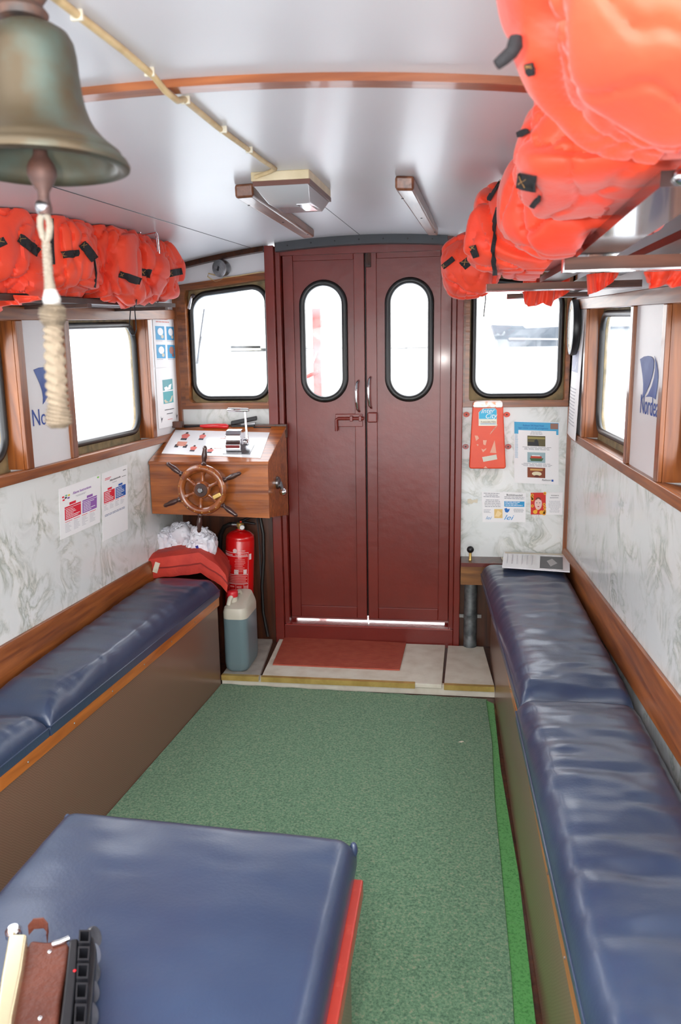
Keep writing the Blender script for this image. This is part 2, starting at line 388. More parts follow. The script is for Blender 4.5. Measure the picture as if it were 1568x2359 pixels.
RPOSTS = [(3.51, YF), (2.21, 2.63), (.905, 1.325), (YB, .045)]
RWINS = [(2.64, 3.50), (1.335, 2.20), (.055, .895)]
side_wall('right', PR, XR, RPOSTS, RWINS, 4)

# --- front bulkhead
FZ = 1.262                                            # bottom of the wooden rail under the front windows
wf = sroot('wall_front', (-.42, YF, 0))
T = .05
struct('marble_panel', MB().box(.036, XR, YF, YF + T, .51, FZ), MARBLE, parent=wf)
struct('marble_panel', MB().box(XL, -.919, YF, YF + T, .82, FZ), MARBLE, parent=wf)
struct('wooden_panel', MB().box(XL, -.919, YF - .03, YF + T, 0, .86), DARKW, parent=wf)
struct('wooden_panel', MB().box(.036, XR, YF, YF + T, 0, .51), DARKW, parent=wf)
def front_top(x0, x1, z0f, name, m):
    mb = MB(); n = 6
    for k in range(n):
        a, b = x0 + (x1 - x0)*k/n, x0 + (x1 - x0)*(k + 1)/n
        mb.hexa([(a, YF, z0f(a)), (b, YF, z0f(b)), (b, YF + T, z0f(b)), (a, YF + T, z0f(a)), (a, YF, ceilz(a, YF) + .02), (b, YF, ceilz(b, YF) + .02), (b, YF + T, ceilz(b, YF) + .02), (a, YF + T, ceilz(a, YF) + .02)])
    return struct(name, mb, m, parent=wf)
ztL = lambda x: 1.925 + .105*(x + .919)               # top edge of left front window frame
ztR = lambda x: 1.925 - .105*(x - .036)
front_top(XL, -.919, lambda x: ztL(x) - .02, 'upper_panel', WHITEP)
front_top(.036, XR, lambda x: ztR(x) - .02, 'upper_panel', WHITEP)
mb = MB()                                             # dark cove where roof meets bulkhead
for x0, x1 in ((XL, -.93), (.045, XR)):
    n = 8
    for k in range(n):
        a, b = x0 + (x1 - x0)*k/n, x0 + (x1 - x0)*(k + 1)/n
        mb.hexa([(a, YF - .03, ceilz(a, YF) - .028), (b, YF - .03, ceilz(b, YF) - .028), (b, YF, ceilz(b, YF) - .03), (a, YF, ceilz(a, YF) - .03), (a, YF - .012, ceilz(a, YF)), (b, YF - .012, ceilz(b, YF)), (b, YF, ceilz(b, YF)), (a, YF, ceilz(a, YF))])
struct('trim_7', mb, DARKW)
for idx, (x0, x1, zt, nw) in enumerate(((-1.385, -.919, ztL, 7), (.036, .552, ztR, 8))):
    wn = sroot('window_%d' % nw, ((x0 + x1)/2, YF, FZ))
    fw = .045
    gx0, gx1 = (-1.325, -.93) if idx == 0 else (.09, .50)
    oa = (gx0 - .012, gx1 + .012) if idx == 0 else (gx0 - .02, gx1 + .02)
    oz0 = FZ + .032
    zi = lambda x: zt(x) - .032
    wood_o = [(x0, FZ), (x1, FZ), (x1, zt(x1)), (x0, zt(x0))]
    wood_i = [(oa[0], oz0), (oa[1], oz0), (oa[1], zi(oa[1])), (oa[0], zi(oa[0]))]
    struct('window_frame', ring(lambda u, v, t=0: PF(u, v, -.05 + t), wood_o, wood_i, .068), WOODX, parent=wn, bevel=.003)
    struct('inner_bead', ring(lambda u, v, t=0: PF(u, v, .018 + t), [(oa[0] - .02, oz0 - .014), (oa[1] + .012, oz0 - .014), (oa[1] + .012, zi(oa[1]) + .014), (oa[0] - .02, zi(oa[0]) + .014)], wood_i, .008), WOODX, parent=wn)
    zb_ = FZ + .052; inner = rpoly([(gx0, zb_), (gx1, zb_), (gx1, zi(gx1) - .022), (gx0, zi(gx0) - .022)], .085)
    struct('backing', ring(lambda u, v, t=0: PF(u, v, -.045 + t), wood_i, inner, .012), PLY, parent=wn)
    struct('gasket', MB().tube([PF(u, v, -.030) for u, v in inner], .0135, 8, closed=True), BLACKR, parent=wn, smooth=True)
    struct('pane', MB().prism([PF(u, v, -.042) for u, v in inner], (0, .003, 0)), GLASS, parent=wn)
struct('trim_8', MB().box(XR - .018, XR, YF - .018, YF, .52, FZ + .7), WOODZ)
struct('trim_13', MB().box(XL, XL + .022, YF - .022, YF, .86, FZ + .62), WOODZ)

# --- double doors
YD = YF + .015                                        # front face of the leaves
jm = sroot('trim_9', (-.44, YF, TREAD))
for a, b, ya in ((-.919, -.872, YF - .05), (-.872, -.846, YF - .03), (-.016, .008, YF - .03), (.008, .040, YF - .05)):
    struct('door_post', MB().box(a, b, ya, YF + .06, TREAD - .04, 2.045), DOORRED, parent=jm, bevel=.004)
struct('threshold', MB().box(-.872, .008, YF - .045, YF + .1, TREAD - .04, .135), DOORRED, parent=jm, bevel=.004)
struct('threshold_cap', MB().box(-.86, -.006, YF - .05, YF + .11, .135, .139), CAPRED, parent=jm)
struct('door_stop', MB().box(-.872, -.825, YD + .037, YF + .085, .14, 2.06), DOORRED, parent=jm)  # boxes added behind the leaf edges to keep daylight from leaking in
struct('door_stop', MB().box(-.036, .008, YD + .037, YF + .085, .14, 2.06), DOORRED, parent=jm)
# dark arched head strip with its screws
hs = MB(); N = 16; xa, xb = -.86, -.04
for k in range(N):
    a, b = xa + (xb - xa)*k/N, xa + (xb - xa)*(k + 1)/N
    hs.hexa([(a, YF - .065, ceilz(a, YF) - .045), (b, YF - .065, ceilz(b, YF) - .045), (b, YF - .02, ceilz(b, YF) - .045), (a, YF - .02, ceilz(a, YF) - .045), (a, YF - .065, ceilz(a, YF) - .004), (b, YF - .065, ceilz(b, YF) - .004), (b, YF - .02, ceilz(b, YF) - .004), (a, YF - .02, ceilz(a, YF) - .004)])
struct('head_strip', hs, GREYP, parent=jm)
for k in range(7):
    x = -.80 + .115*k; struct('screw', MB().lathe([(.004, 0), (.003, .002)], (x, YF - .065, ceilz(x, YF) - .024), (0, -1, 0), 10), BLACKP, parent=jm)
struct('lintel', MB().box(-.872, .008, YF - .02, YF + .05, 2.0, 2.085), DOORRED, parent=jm)
def door(n, x0, x1, wx0, wx1, label, inner_left):
    d = sroot('door_%d' % n, ((x0 + x1)/2, YD, .145), label)
    PD = lambda u, v, t=0: V((u, YD - t, v))
    outer = [(x0, .151), (x1, .151), (x1, 2.03), (x0, 2.03)]
    hole = rpoly([(wx0, 1.305), (wx1, 1.305), (wx1, 1.87), (wx0, 1.87)], .105, 12)
    struct('leaf', ring(PD, outer, hole, -.035, 120), DOORRED, parent=d)
    st = .052
    for a, b in ((x0, x0 + st), (x1 - st, x1)):
        struct('stile', MB().box(a, b, YD - .010, YD, .163, 2.03), DOORRED, parent=d, bevel=.003)
    struct('rail', MB().box(x0 + st, x1 - st, YD - .009, YD, 1.975, 2.03), DOORRED, parent=d, bevel=.003)
    struct('rail', MB().box(x0 + st, x1 - st, YD - .009, YD, .163, .225), DOORRED, parent=d, bevel=.003)
    g = struct('gasket', MB().tube([PD(u, v, .004) for u, v in hole], .0155, 8, closed=True), BLACKR, parent=d, smooth=True)
    struct('pane', MB().prism([PD(u, v, -.01) for u, v in hole], (0, .003, 0)), GLASS, parent=d)
    hx = aY(822, 900, YF).x if inner_left else aY(850, 900, YF).x
    z0, z1 = (1.245, 1.395) if inner_left else (1.262, 1.412)
    hp = [(hx + .010, YD - .01, z0), (hx + .004, YD - .035, z0 + .012), (hx, YD - .045, z0 + .05), (hx - .001, YD - .045, z1 - .05), (hx + .002, YD - .035, z1 - .012), (hx + .008, YD - .01, z1)]
    struct('handle', MB().tube(hp, .0065, 10), CHROME, 'polished steel pull handle', parent=d, smooth=True)
    return d
D1 = door(1, -.842, -.439, -.748, -.538, 'left leaf of the red double door', True)
D2 = door(2, -.431, -.018, -.325, -.117, 'right leaf of the red double door', False)
struct('meeting_strip', MB().box(-.458, -.412, YD + .037, YD + .05, .163, 2.03), BLACKR, parent=D1)  # black strip added behind the centre gap so it stays dark
# slide bolt on the left leaf, keeper on the right leaf, flush bolt above
yb = YD - .012
struct('bolt_plate', MB().box(-.590, -.452, yb - .004, yb + .002, 1.168, 1.232), DOORRED, parent=D1, bevel=.003)
struct('bolt', MB().tube([(-.583, yb - .016, 1.148), (-.583, yb - .016, 1.205), (-.575, yb - .016, 1.210), (-.445, yb - .016, 1.210)], .008, 10), DOORRED, parent=D1, smooth=True)
struct('bolt_guide', MB().box(-.515, -.50, yb - .026, yb, 1.196, 1.224), DOORRED, parent=D1, bevel=.003)
struct('bolt_guide', MB().box(-.47, -.455, yb - .026, yb, 1.196, 1.224), DOORRED, parent=D1, bevel=.003)
struct('bolt_keeper', MB().box(-.426, -.378, yb - .022, yb + .002, 1.190, 1.240), DOORRED, parent=D2, bevel=.006)
struct('flush_bolt', MB().box(-.437 + .006, -.405, yb - .010, yb + .002, 1.935, 2.025), RUST, 'rusty flush bolt at the top', parent=D2, bevel=.003)
struct('bolt_rod', MB().tube([(-.416, yb - .014, 1.945), (-.416, yb - .014, 2.02)], .005, 8), RUST, parent=D2)

# ------------------------------------------------------------------ step with hatch boards, mat, carpet
st = sroot('trim_14', (-.44, 3.36, 0))
struct('riser', MB().box(-1.066, .196, 3.352, 3.372, -.002, .047), CREAM, parent=st)
struct('step_base', MB().box(-1.066, .196, 3.372, YF, -.002, .035), DARKW, parent=st)
def tread(name, x0a, x1a, x0b, x1b, yb0, nos, label, m):
    t = thing(name, label, 'floor board', ((x0a + x1a)/2, 3.6, .035))
    obj('board', MB().hexa([(x0a, 3.338, .036), (x1a, 3.338, .036), (x1b, yb0, .036), (x0b, yb0, .036), (x0a, 3.338, TREAD), (x1a, 3.338, TREAD), (x1b, yb0, TREAD), (x0b, yb0, TREAD)]), m, t, bevel=.002)
    n = MB().prism([(nos[0], 3.328, .034), (nos[0], 3.328, TREAD + .003), (nos[0], 3.350, TREAD + .003), (nos[0], 3.350, TREAD + .0005), (nos[0], 3.332, TREAD - .0005), (nos[0], 3.332, .034)], (nos[1] - nos[0], 0, 0))
    no = obj('nosing', n, BRASS, t); no['label'] = 'brass edge strip'
    return t
tread('step_board', -1.064, -.882, -1.064, -.935, 3.84, (-1.062, -.884), 'scuffed grey step board carrying the plastic can, left of the door', GREYTREAD)
tread('step_board', -.872, -.040, -.90, -.030, 3.846, (-.872, -.16), 'cream step board under the red mat in front of the double door', CREAM)
tread('step_board', -.030, .194, -.016, .162, 3.84, (-.030, .192), 'cream step board at the foot of the grey pipe, right of the door', CREAM)
c4 = [aZ(*p, TREAD + .001) for p in ((628, 1532), (920, 1545), (935, 1483), (655, 1469))]
tag(obj('door_mat', MB().prism([V((p.x, p.y, TREAD + .0008)) for p in c4], (0, 0, .006)), REDMAT), 'ribbed red rubber mat lying on the step before the double door', 'mat')
def bx_l(y): return -1.067 - .062*(3.34 - y)          # face of the left bench
def bx_r(y): return .195 + .012*(3.34 - y)            # face of the right bench
cp = []
for k in range(30):
    u = k/29; x = -1.066 + u*(1.226); cp.append((x, 3.342 - .035*u + .004*math.sin(k*1.7) + (.03 if k == 0 else 0)*0, .0))
edge_r = [(.160 + .006*math.sin(y*9) - .005*(3.3 - y), y) for y in (3.30, 2.9, 2.5, 2.1, 1.7, 1.3, .9, .4, 0, -.5)]
loop = [V((p[0], p[1], 0)) for p in cp] + [V((x, y, 0)) for x, y in edge_r] + [V((bx_l(y) + .003, y, 0)) for y in (-.5, .3, 1.2, 2.2, 3.2)]
tag(obj('carpet', MB().prism(loop, (0, 0, .010)), CARPET), 'flecked green carpet covering the aisle floor between the benches', 'carpet')
loop = [V((x + .001, y, 0)) for x, y in edge_r] + [V((bx_r(y) - .012 - .006*math.sin(y*5), y, 0)) for y in (-.5, .3, .9, 1.5, 2.1, 2.7, 3.27)]
tag(obj('carpet_strip', MB().prism(loop, (0, 0, .006)), CARPETB), 'bright green strip of carpet along the foot of the right bench', 'carpet')

# ------------------------------------------------------------------ benches
def bench(name, label, s, fx, X, y0, y1, zr0, zr1, xw):
    b = thing(name, label, 'bench', ((fx(y1) + X)/2, (y0 + y1)/2, 0))
    a0, a1 = fx(y0), fx(y1)
    t = .018*s
    obj('front_panel', MB().hexa([(a0, y0, .001), (a1, y1, .001), (a1 + t, y1, .001), (a0 + t, y0, .001), (a0, y0, zr1 - .012), (a1, y1, zr1 - .012), (a1 + t, y1, zr1 - .012), (a0 + t, y0, zr1 - .012)]), PANELB, b)
    obj('end_panel', MB().hexa([(a1 + t, y1 - .018, .037), (X - .004*s, y1 - .018, .037), (X - .004*s, y1, .037), (a1 + t, y1, .037), (a1 + t, y1 - .018, zr1 - .012), (X - .004*s, y1 - .018, zr1 - .012), (X - .004*s, y1, zr1 - .012), (a1 + t, y1, zr1 - .012)]), PANELB, b)
    obj('seat_board', MB().hexa([(a0, y0, zr1 - .012), (a1, y1, zr1 - .012), (X - .004*s, y1, zr1 - .012), (X - .004*s, y0, zr1 - .012), (a0, y0, zr1), (a1, y1, zr1), (X - .004*s, y1, zr1), (X - .004*s, y0, zr1)]), DARKW, b)
    e = -.009*s
    r = obj('edge_strip', MB().hexa([(a0 + e, y0, zr0), (a1 + e, y1 + .004, zr0), (a1, y1 + .004, zr0), (a0, y0, zr0), (a0 + e, y0, zr1 + .003), (a1 + e, y1 + .004, zr1 + .003), (a1, y1 + .004, zr1 + .003), (a0, y0, zr1 + .003)]), RIMW, b, bevel=.002)
    r['label'] = 'orange varnished edge strip'
    n = int((y1 - y0)/.24)
    for k in range(n):
        y = y1 - .05 - k*.24
        if y < 1.0: continue
        obj('screw', MB().lathe([(.0035, 0), (.0025, .0015)], (fx(y) + e, y, (zr0 + zr1)/2), (-s, 0, 0), 8), STEEL, r)
    return b
ZSEAT = .432
bench('bench', 'long brown left bench seat box with orange wooden edge, under the alarm notices', -1, bx_l, XL, -.4, 3.335, .394, ZSEAT, XL)
bench('bench', 'long brown right bench seat box with orange wooden edge, beside the bright green strip', 1, bx_r, XR, -.4, 3.735, .398, ZSEAT, XR)

def pad(corners, z0, th, seed, crown=.02, over=0, dents=(), nu=80, nv=120, wr=.0045, rad=.045):
    """box cushion: corners = four (x, y) in order front-near, front-far, wall-far, wall-near."""
    A, B, C_, D_ = [V((p[0], p[1])) for p in corners]
    L = ((B - A).length + (C_ - D_).length)/2; Wd = ((D_ - A).length + (C_ - B).length)/2
    def pos(u, v):                                   # u across, v along
        a = A.lerp(B, v); d = D_.lerp(C_, v); return a.lerp(d, u)
    def prof(d):                                     # rounded shoulder: height share by distance to edge
        q = min(1, max(0, d/rad)); return math.sqrt(max(0, 1 - (1 - q)**2))
    rnd = random.Random(seed); off = V((rnd.random()*50, rnd.random()*50, 0))
    def top(u, v):
        p = pos(u, v); d = min(u, 1 - u)*Wd; e = min(v, 1 - v)*L
        h = min(prof(d), 1)*min(prof(e), 1)
        cr = crown*(1 - (2*u - 1)**4)*(1 - (2*v - 1)**6)
        n1 = noise.noise(V((p.x*5, p.y*16, 0)) + off); n2 = noise.noise(V((p.x*14, p.y*40, 3)) + off)
        z = z0 + th*(.32 + .68*h) + cr + (wr*1.4*n1 + wr*.7*n2)*h
        for dx, dy, rx, ry, dep in dents:
            q = ((p.x - dx)/rx)**2 + ((p.y - dy)/ry)**2; z -= dep*math.exp(-q)
        return V((p.x, p.y, z))
    mb = MB(); N = (nu + 1)
    def ease(t): return .5 - .5*math.cos(PI*t)
    us = [0]*(nu + 1)
    g = [top(.35*ease(i/nu) + .65*(i/nu), .35*ease(j/nv) + .65*(j/nv)) for j in range(nv + 1) for i in range(nu + 1)]
    loop = [i for i in range(nu)] + [nu + j*N for j in range(nv)] + [nv*N + i for i in range(nu, 0, -1)] + [j*N for j in range(nv, 0, -1)]
    fs = [(j*N + i, j*N + i + 1, (j + 1)*N + i + 1, (j + 1)*N + i) for j in range(nv) for i in range(nu)]
    cen = (A + B + C_ + D_)/4; vs = list(g); M = len(g); K = len(loop)
    for k, i in enumerate(loop):
        p = g[i]; o = V((p.x - cen.x, p.y - cen.y)); 
        vs.append(V((p.x + .0, p.y, z0 + th*.16)))
    for k, i in enumerate(loop):
        p = g[i]; vs.append(V((p.x, p.y, z0)))
    for k in range(K):
        k2 = (k + 1) % K
        fs += [(loop[k], M + k, M + k2, loop[k2]), (M + k, M + K + k, M + K + k2, M + k2)]
    fs.append(tuple(M + K + k for k in range(K)))
    return mb.add(vs, fs)
def cushion(name, label, corners, seed, z0=ZSEAT + .004, th=.085, **k):
    c = thing(name, label, 'cushion', ((corners[0][0] + corners[2][0])/2, (corners[0][1] + corners[2][1])/2, z0))
    obj('cover', pad(corners, z0, th, seed, **k), BLUE, c, smooth=True)
    q = [V((p[0], p[1], 0)) for p in corners]; cen = sum(q, V())/4
    mb = MB().tube([V((p.x, p.y, z0 + th*.34)) for p in q], .0028, 6, closed=True)
    obj('piping', mb, BLUE, c, smooth=True)
    return c
lx = lambda y: bx_l(y) + .012
cushion('bench_cushion', 'long navy bench cushion on the left bench, beside the marbled wall and red float cushion',
        [(lx(1.97), 1.955), (lx(3.33), 3.345), (XL + .024, 3.345), (XL + .024, 1.965)], 3, crown=.022, wr=.003, dents=((lx(1.97) - .12, 1.98, .10, .05, .02), (lx(2.1) - .02, 2.10, .03, .09, .012)))
cushion('bench_cushion', 'navy bench cushion cut off by the left edge, nearest end of the left bench',
        [(lx(.3), .3), (lx(1.93), 1.95), (XL + .024, 1.95), (XL + .024, .3)], 5, crown=.02, th=.075)
rx = lambda y: bx_r(y) - .022
cushion('bench_cushion', 'navy bench cushion on the far right, with the paper folder on its end',
        [(rx(2.21) + .018, 2.215), (rx(3.7) - .03, 3.735), (XR - .024, 3.735), (XR - .024, 2.23)], 8, crown=.026, wr=.0055, dents=((.33, 2.235, .09, .05, .015),))
cushion('bench_cushion', 'creased navy bench cushion at the lower right, closest on the right bench',
        [(rx(.3) + .02, .3), (rx(2.2) + .004, 2.205), (XR - .024, 2.205), (XR - .024, .3)], 11, crown=.024, th=.08, wr=.006, dents=((.38, 1.62, .13, .018, .007), (.40, 1.50, .13, .015, .008), (.36, 1.38, .14, .02, .008), (.42, 1.22, .13, .03, .009), (.38, 1.75, .10, .02, .005)))

# ------------------------------------------------------------------ padded box in the foreground
ZB = .44
ax0, ax1, ay1 = -.85, -.19, 1.475
bxo = thing('seat_box', 'blue padded box with red edge strip in the foreground, under the coin holder', 'seat', (-.52, 1.0, 0))
obj('pad', pad([(ax1, .35), (ax1, ay1 - .015), (ax0, ay1 + .015), (ax0, .35)], ZB + .006, .075, 21, crown=.010, wr=.0012, nu=60, nv=70, rad=.04), BLUE, bxo, smooth=True)['label'] = 'smooth blue leatherette pad'
obj('pad_corner', MB().ball((ax1 - .006, ay1 - .021, ZB + .045), (.009, .009, .018)), BLUE, bxo, smooth=True)
obj('pad_corner', MB().ball((ax0 + .008, ay1 + .006, ZB + .045), (.009, .009, .018)), BLUE, bxo, smooth=True)
es = obj('edge_strip', MB().box(ax1 - .02, ax1 + .018, .35, ay1 - .055, ZB - .035, ZB + .004), REDTRIM, bxo, bevel=.004); es['label'] = 'chipped red edge strip'
obj('top_board', MB().box(ax0 + .01, ax1 - .02, .35, ay1 - .03, ZB - .02, ZB + .006), DARKW, bxo)
obj('side_panel', MB().box(ax1 - .03, ax1 - .008, .35, ay1 - .07, .011, ZB - .02), PANELB, bxo)
obj('side_panel', MB().box(ax0 + .02, ax0 + .04, .35, ay1 - .07, .011, ZB - .02), PANELB, bxo)
obj('end_panel', MB().box(ax0 + .04, ax1 - .03, ay1 - .09, ay1 - .07, .011, ZB - .02), PANELB, bxo)
obj('end_panel', MB().box(ax0 + .04, ax1 - .03, .35, .37, .011, ZB - .02), PANELB, bxo)

# ------------------------------------------------------------------ coin holder on the pad
ZP = ZB + .098
def zp(px, py, z): return aZ(px, py, z)
ch = thing('coin_dispenser', "conductor's coin dispenser of brown leather, brass and black coin tubes, on the blue pad", 'coin dispenser', (-.78, 1.05, ZP))
def strip3(mb, px, z0, z1):    # polygon traced on the level z1, reaching down to z0
    mb.prism([V((p.x, p.y, z0)) for p in (zp(a, b, z1) for a, b in px)], (0, 0, z1 - z0)); return mb
obj('leather_plate', strip3(MB(), [(52, 2200), (70, 2164), (110, 2168), (152, 2162), (160, 2180), (152, 2235), (140, 2300), (128, 2420), (10, 2420), (35, 2270)], ZP, ZP + .045), HIDE, ch, bevel=.006)
cb = obj('brass_bar', strip3(MB(), [(20, 2150), (62, 2150), (50, 2230), (28, 2340), (20, 2440), (-25, 2440), (2, 2250)], ZP, ZP + .062), GLAREBRASS, ch, bevel=.004)
cb['label'] = 'shiny brass bar'
p = zp(30, 2135, ZP + .05); obj('buckle', MB().lathe([(.010, 0), (.013, .004), (.013, .014), (.008, .02)], p - V((0, 0, .02)), (0, 0, 1), 16), CHROME, ch, smooth=True)
lp = [zp(66, 2142, ZP + .04), zp(78, 2128, ZP + .05), zp(100, 2126, ZP + .052), zp(110, 2138, ZP + .045), zp(108, 2162, ZP + .03)]
mb = MB()
for a, b in zip(lp, lp[1:]): mb.obox((a + b)/2, (b - a)*.55, V((0, 0, .009)), (b - a).normalized().cross(V((0, 0, 1)))*.0015)
obj('leather_loop', mb, HIDE, ch)
q = zp(138, 2170, ZP + .05); obj('clip', MB().tube([q + V((-.010, -.006, 0)), q, q + V((.012, .008, .002))], .0045, 8), CHROME, ch, smooth=True)
for px, py in ((114, 2193), (92, 2346)):
    q = zp(px, py, ZP + .046); obj('rivet', MB().ball(q, (.004, .004, .003), 10, 6), CHROME, ch, smooth=True)
cells = [(2142, 2172), (2180, 2212), (2219, 2254), (2263, 2302), (2312, 2360), (2370, 2420)]
for k, (a, b) in enumerate(cells):
    f = lambda y: 182 - (y - 2142)*.055
    l0, r0 = f(a), f(a) + 27; l1, r1 = f(b), f(b) + 27
    z1 = ZP + .058
    pts = [zp(l0, a, z1), zp(r0, a, z1), zp(r1 - 1, b, z1), zp(l1, b, z1)]
    c = sum(pts, V())/4
    mb = MB(); ins = [c + (q - c)*.74 for q in pts]
    for i in range(4):
        j = (i + 1) % 4
        mb.hexa([V((pts[i].x, pts[i].y, ZP)), V((pts[j].x, pts[j].y, ZP)), V((ins[j].x, ins[j].y, ZP)), V((ins[i].x, ins[i].y, ZP)), pts[i], pts[j], ins[j], ins[i]])
    t = obj('coin_tube', mb, BLACKP, ch)
    obj('tube_floor', MB().prism([V((q.x, q.y, ZP + .02)) for q in ins], (0, 0, .004)), BLACKP, t)
    g = zp(r0 + 6, (a + b)/2, ZP + .03)
    cs = obj('coin_lever', MB().lathe([(.0155, 0), (.0165, .002), (.0165, .007), (.0155, .009)], g - V((.004, 0, .004)), (.9, .1, .45), 20), CHROME if k == 1 else STEEL, ch, smooth=True)
obj('tube_block', strip3(MB(), [(160, 2164), (180, 2160), (175, 2260), (160, 2420), (130, 2420), (145, 2300)], ZP, ZP + .05), BLACKP, ch, bevel=.003)
obj('tube_block', strip3(MB(), [(207, 2150), (216, 2160), (222, 2185), (212, 2300), (200, 2420), (188, 2420), (196, 2300)], ZP, ZP + .045), BLACKP, ch, bevel=.003)
obj('indicator', MB().ball(zp(172, 2236, ZP + .051), (.0025, .0025, .0015), 8, 6), ink((230, 30, 40)), ch)

# ------------------------------------------------------------------ lettering and paper
def text_mesh(s, h, sx=1.0, shear=0, align='LEFT', ext=.0002):
    cu = bpy.data.curves.new('lettering', 'FONT'); cu.body = s; cu.size = h/.72; cu.align_x = align; cu.shear = shear; cu.extrude = ext; cu.resolution_u = 3
    o = bpy.data.objects.new('lettering', cu); me = bpy.data.meshes.new_from_object(o)
    bpy.data.objects.remove(o); bpy.data.curves.remove(cu)
    me.materials.clear(); me.transform(Matrix.Diagonal((sx, 1, 1, 1)))
    return me
def text(s, at, U, Vv, h, m, parent, name='lettering', sx=1, shear=0, align='LEFT', fit=None, bold=0):
    me = text_mesh(s, h, sx, shear, align)
    U = V(U).normalized(); Vv = V(Vv).normalized(); N = U.cross(Vv)
    if fit:
        w = max(v.co.x for v in me.vertices) - min(v.co.x for v in me.vertices)
        me.transform(Matrix.Diagonal((fit/w, 1, 1, 1)))
    M = Matrix(((U.x, Vv.x, N.x, at[0]), (U.y, Vv.y, N.y, at[1]), (U.z, Vv.z, N.z, at[2]), (0, 0, 0, 1)))
    me.transform(M)
    return obj(name, me, m, parent)
class Sheet:
    """a sheet of paper given by its four corners tl, tr, br, bl; u to the right, v down, both 0..1"""
    def __init__(s, name, label, cat, c, m=PAPER, group=None, th=.0012, lift=0, bulge=0):
        s.c = [V(p) for p in c]; s.U = (s.c[1] - s.c[0]); s.D = (s.c[3] - s.c[0]); s.N = s.D.cross(s.U).normalized()
        s.b = bulge; s.th = th
        s.root = thing(name, label, cat, sum(s.c, V())/4, group)
        n = 10 if bulge else 2
        obj('paper', MB().slab(lambda u, v: s.p(u, v, 0), n, n, s.N*th), m, s.root)
    def p(s, u, v, off=None):
        a = s.c[0].lerp(s.c[1], u); b = s.c[3].lerp(s.c[2], u)
        return a.lerp(b, v) + s.N*((s.th + .0003 if off is None else off) + s.b*math.sin(PI*u)*(.5 + .5*math.sin(PI*v)))
    def rect(s, name, u0, v0, u1, v1, m, lab=None, lift=0):
        o = obj(name, MB().slab(lambda u, v: s.p(u0 + (u1 - u0)*u, v0 + (v1 - v0)*v) + s.N*lift, 4 if s.b else 1, 1, s.N*.0003), m, s.root)
        if lab: o['label'] = lab
        return o
    def lines(s, u0, v0, u1, v1, n, m, name='text_block', seed=0, ragged=.3, thick=.4, centre=False):
        rnd = random.Random(seed); mb = MB(); dv = (v1 - v0)/n
        for k in range(n):
            w = (u1 - u0)*(1 - ragged*rnd.random()); a = u0 + ((u1 - u0 - w)/2 if centre else 0); v = v0 + k*dv
            x = a
            while x < a + w - .005:                   # broken into words
                e = min(a + w, x + (u1 - u0)*(.08 + .14*rnd.random()))
                mb.slab(lambda uu, vv: s.p(x + (e - x)*uu, v + dv*thick*vv) + s.N*.0007, 1, 1, s.N*.0003); x = e + (u1 - u0)*.025
        return obj(name, mb, m, s.root)
    def poly(s, name, pts, m, lift=0, lab=None):
        o = obj(name, MB().prism([s.p(u, v) + s.N*lift for u, v in pts], s.N*.0003), m, s.root)
        if lab: o['label'] = lab
        return o
    def disc(s, name, u, v, ru, rv, m, lift=0): return s.poly(name, [(u + ru*math.cos(2*PI*k/20), v + rv*math.sin(2*PI*k/20)) for k in range(20)], m, lift)
    def text(s, t, u, v, h, m, fit=None, name='heading', shear=0, align='LEFT', lift=0):
        """left end of the base line at u, v; h = letter height as a share of the sheet height; fit = width share"""
        return text(t, s.p(u, v) + s.N*(.0010 + lift), s.U, -s.D, h*s.D.length, m, s.root, name, fit=fit*s.U.length if fit else None, shear=shear, align=align)
on_L = lambda *px: [aX(x, y, XL + .0008) for x, y in px]
on_R = lambda *px: [aX(x, y, XR - .0008) for x, y in px]
on_F = lambda *px: [aY(x, y, YF - .0008) for x, y in px]
GREYI = ink((158, 158, 164)); DKI = ink((50, 52, 60)); REDI = ink((218, 20, 50)); PURI = ink((146, 92, 172)); BLUI = ink((22, 84, 170)); CYI = ink((74, 168, 212)); PALEI = ink((190, 190, 196)); WHITEI = ink((240, 240, 240))

# alarm notices on the left wall
s = Sheet('notice', 'alarm notice with red and purple blocks on the left marbled wall', 'notice', on_L((135, 1127), (231, 1093), (230, 1203), (139, 1244)))
s.text('Alarm Instructions', .30, .20, .055, PURI, fit=.44); s.lines(.36, .245, .62, .28, 2, GREYI, seed=1, centre=True)
for k, (c, u, v) in enumerate(((REDI, .06, .17), (DKI, .12, .20), (ink((226, 200, 60)), .19, .17), (PURI, .18, .22), (REDI, .07, .23), (ink((120, 190, 160)), .13, .16))): s.rect('pictogram', u, v, u + .045, v + .032, c)
s.disc('badge', .93, .04, .025, .018, ink((130, 200, 90)))
s.rect('red_tab', .22, .335, .37, .385, REDI); s.rect('purple_tab', .64, .335, .79, .385, PURI)
s.rect('red_header', .11, .40, .49, .43, REDI); s.rect('red_block', .11, .44, .49, .66, REDI); s.lines(.13, .46, .46, .655, 6, WHITEI, seed=2, ragged=.5)
s.rect('purple_header', .53, .40, .90, .43, PURI); s.rect('purple_block', .53, .44, .90, .66, PURI); s.lines(.55, .46, .86, .655, 6, WHITEI, seed=3, ragged=.5)
for k in range(4):
    u = .11 + k*.2; s.lines(u, .69, u + .17, .715, 1, REDI, 'column_heading', 4 + k, .2); s.lines(u, .73, u + .15, .92, 7, PALEI, seed=9 + k, ragged=.5, thick=.3)
s = Sheet('notice', 'narrower alarm notice with red and blue blocks, right of the purple one', 'notice', on_L((234, 1091), (293, 1070), (294, 1219), (236, 1248)))
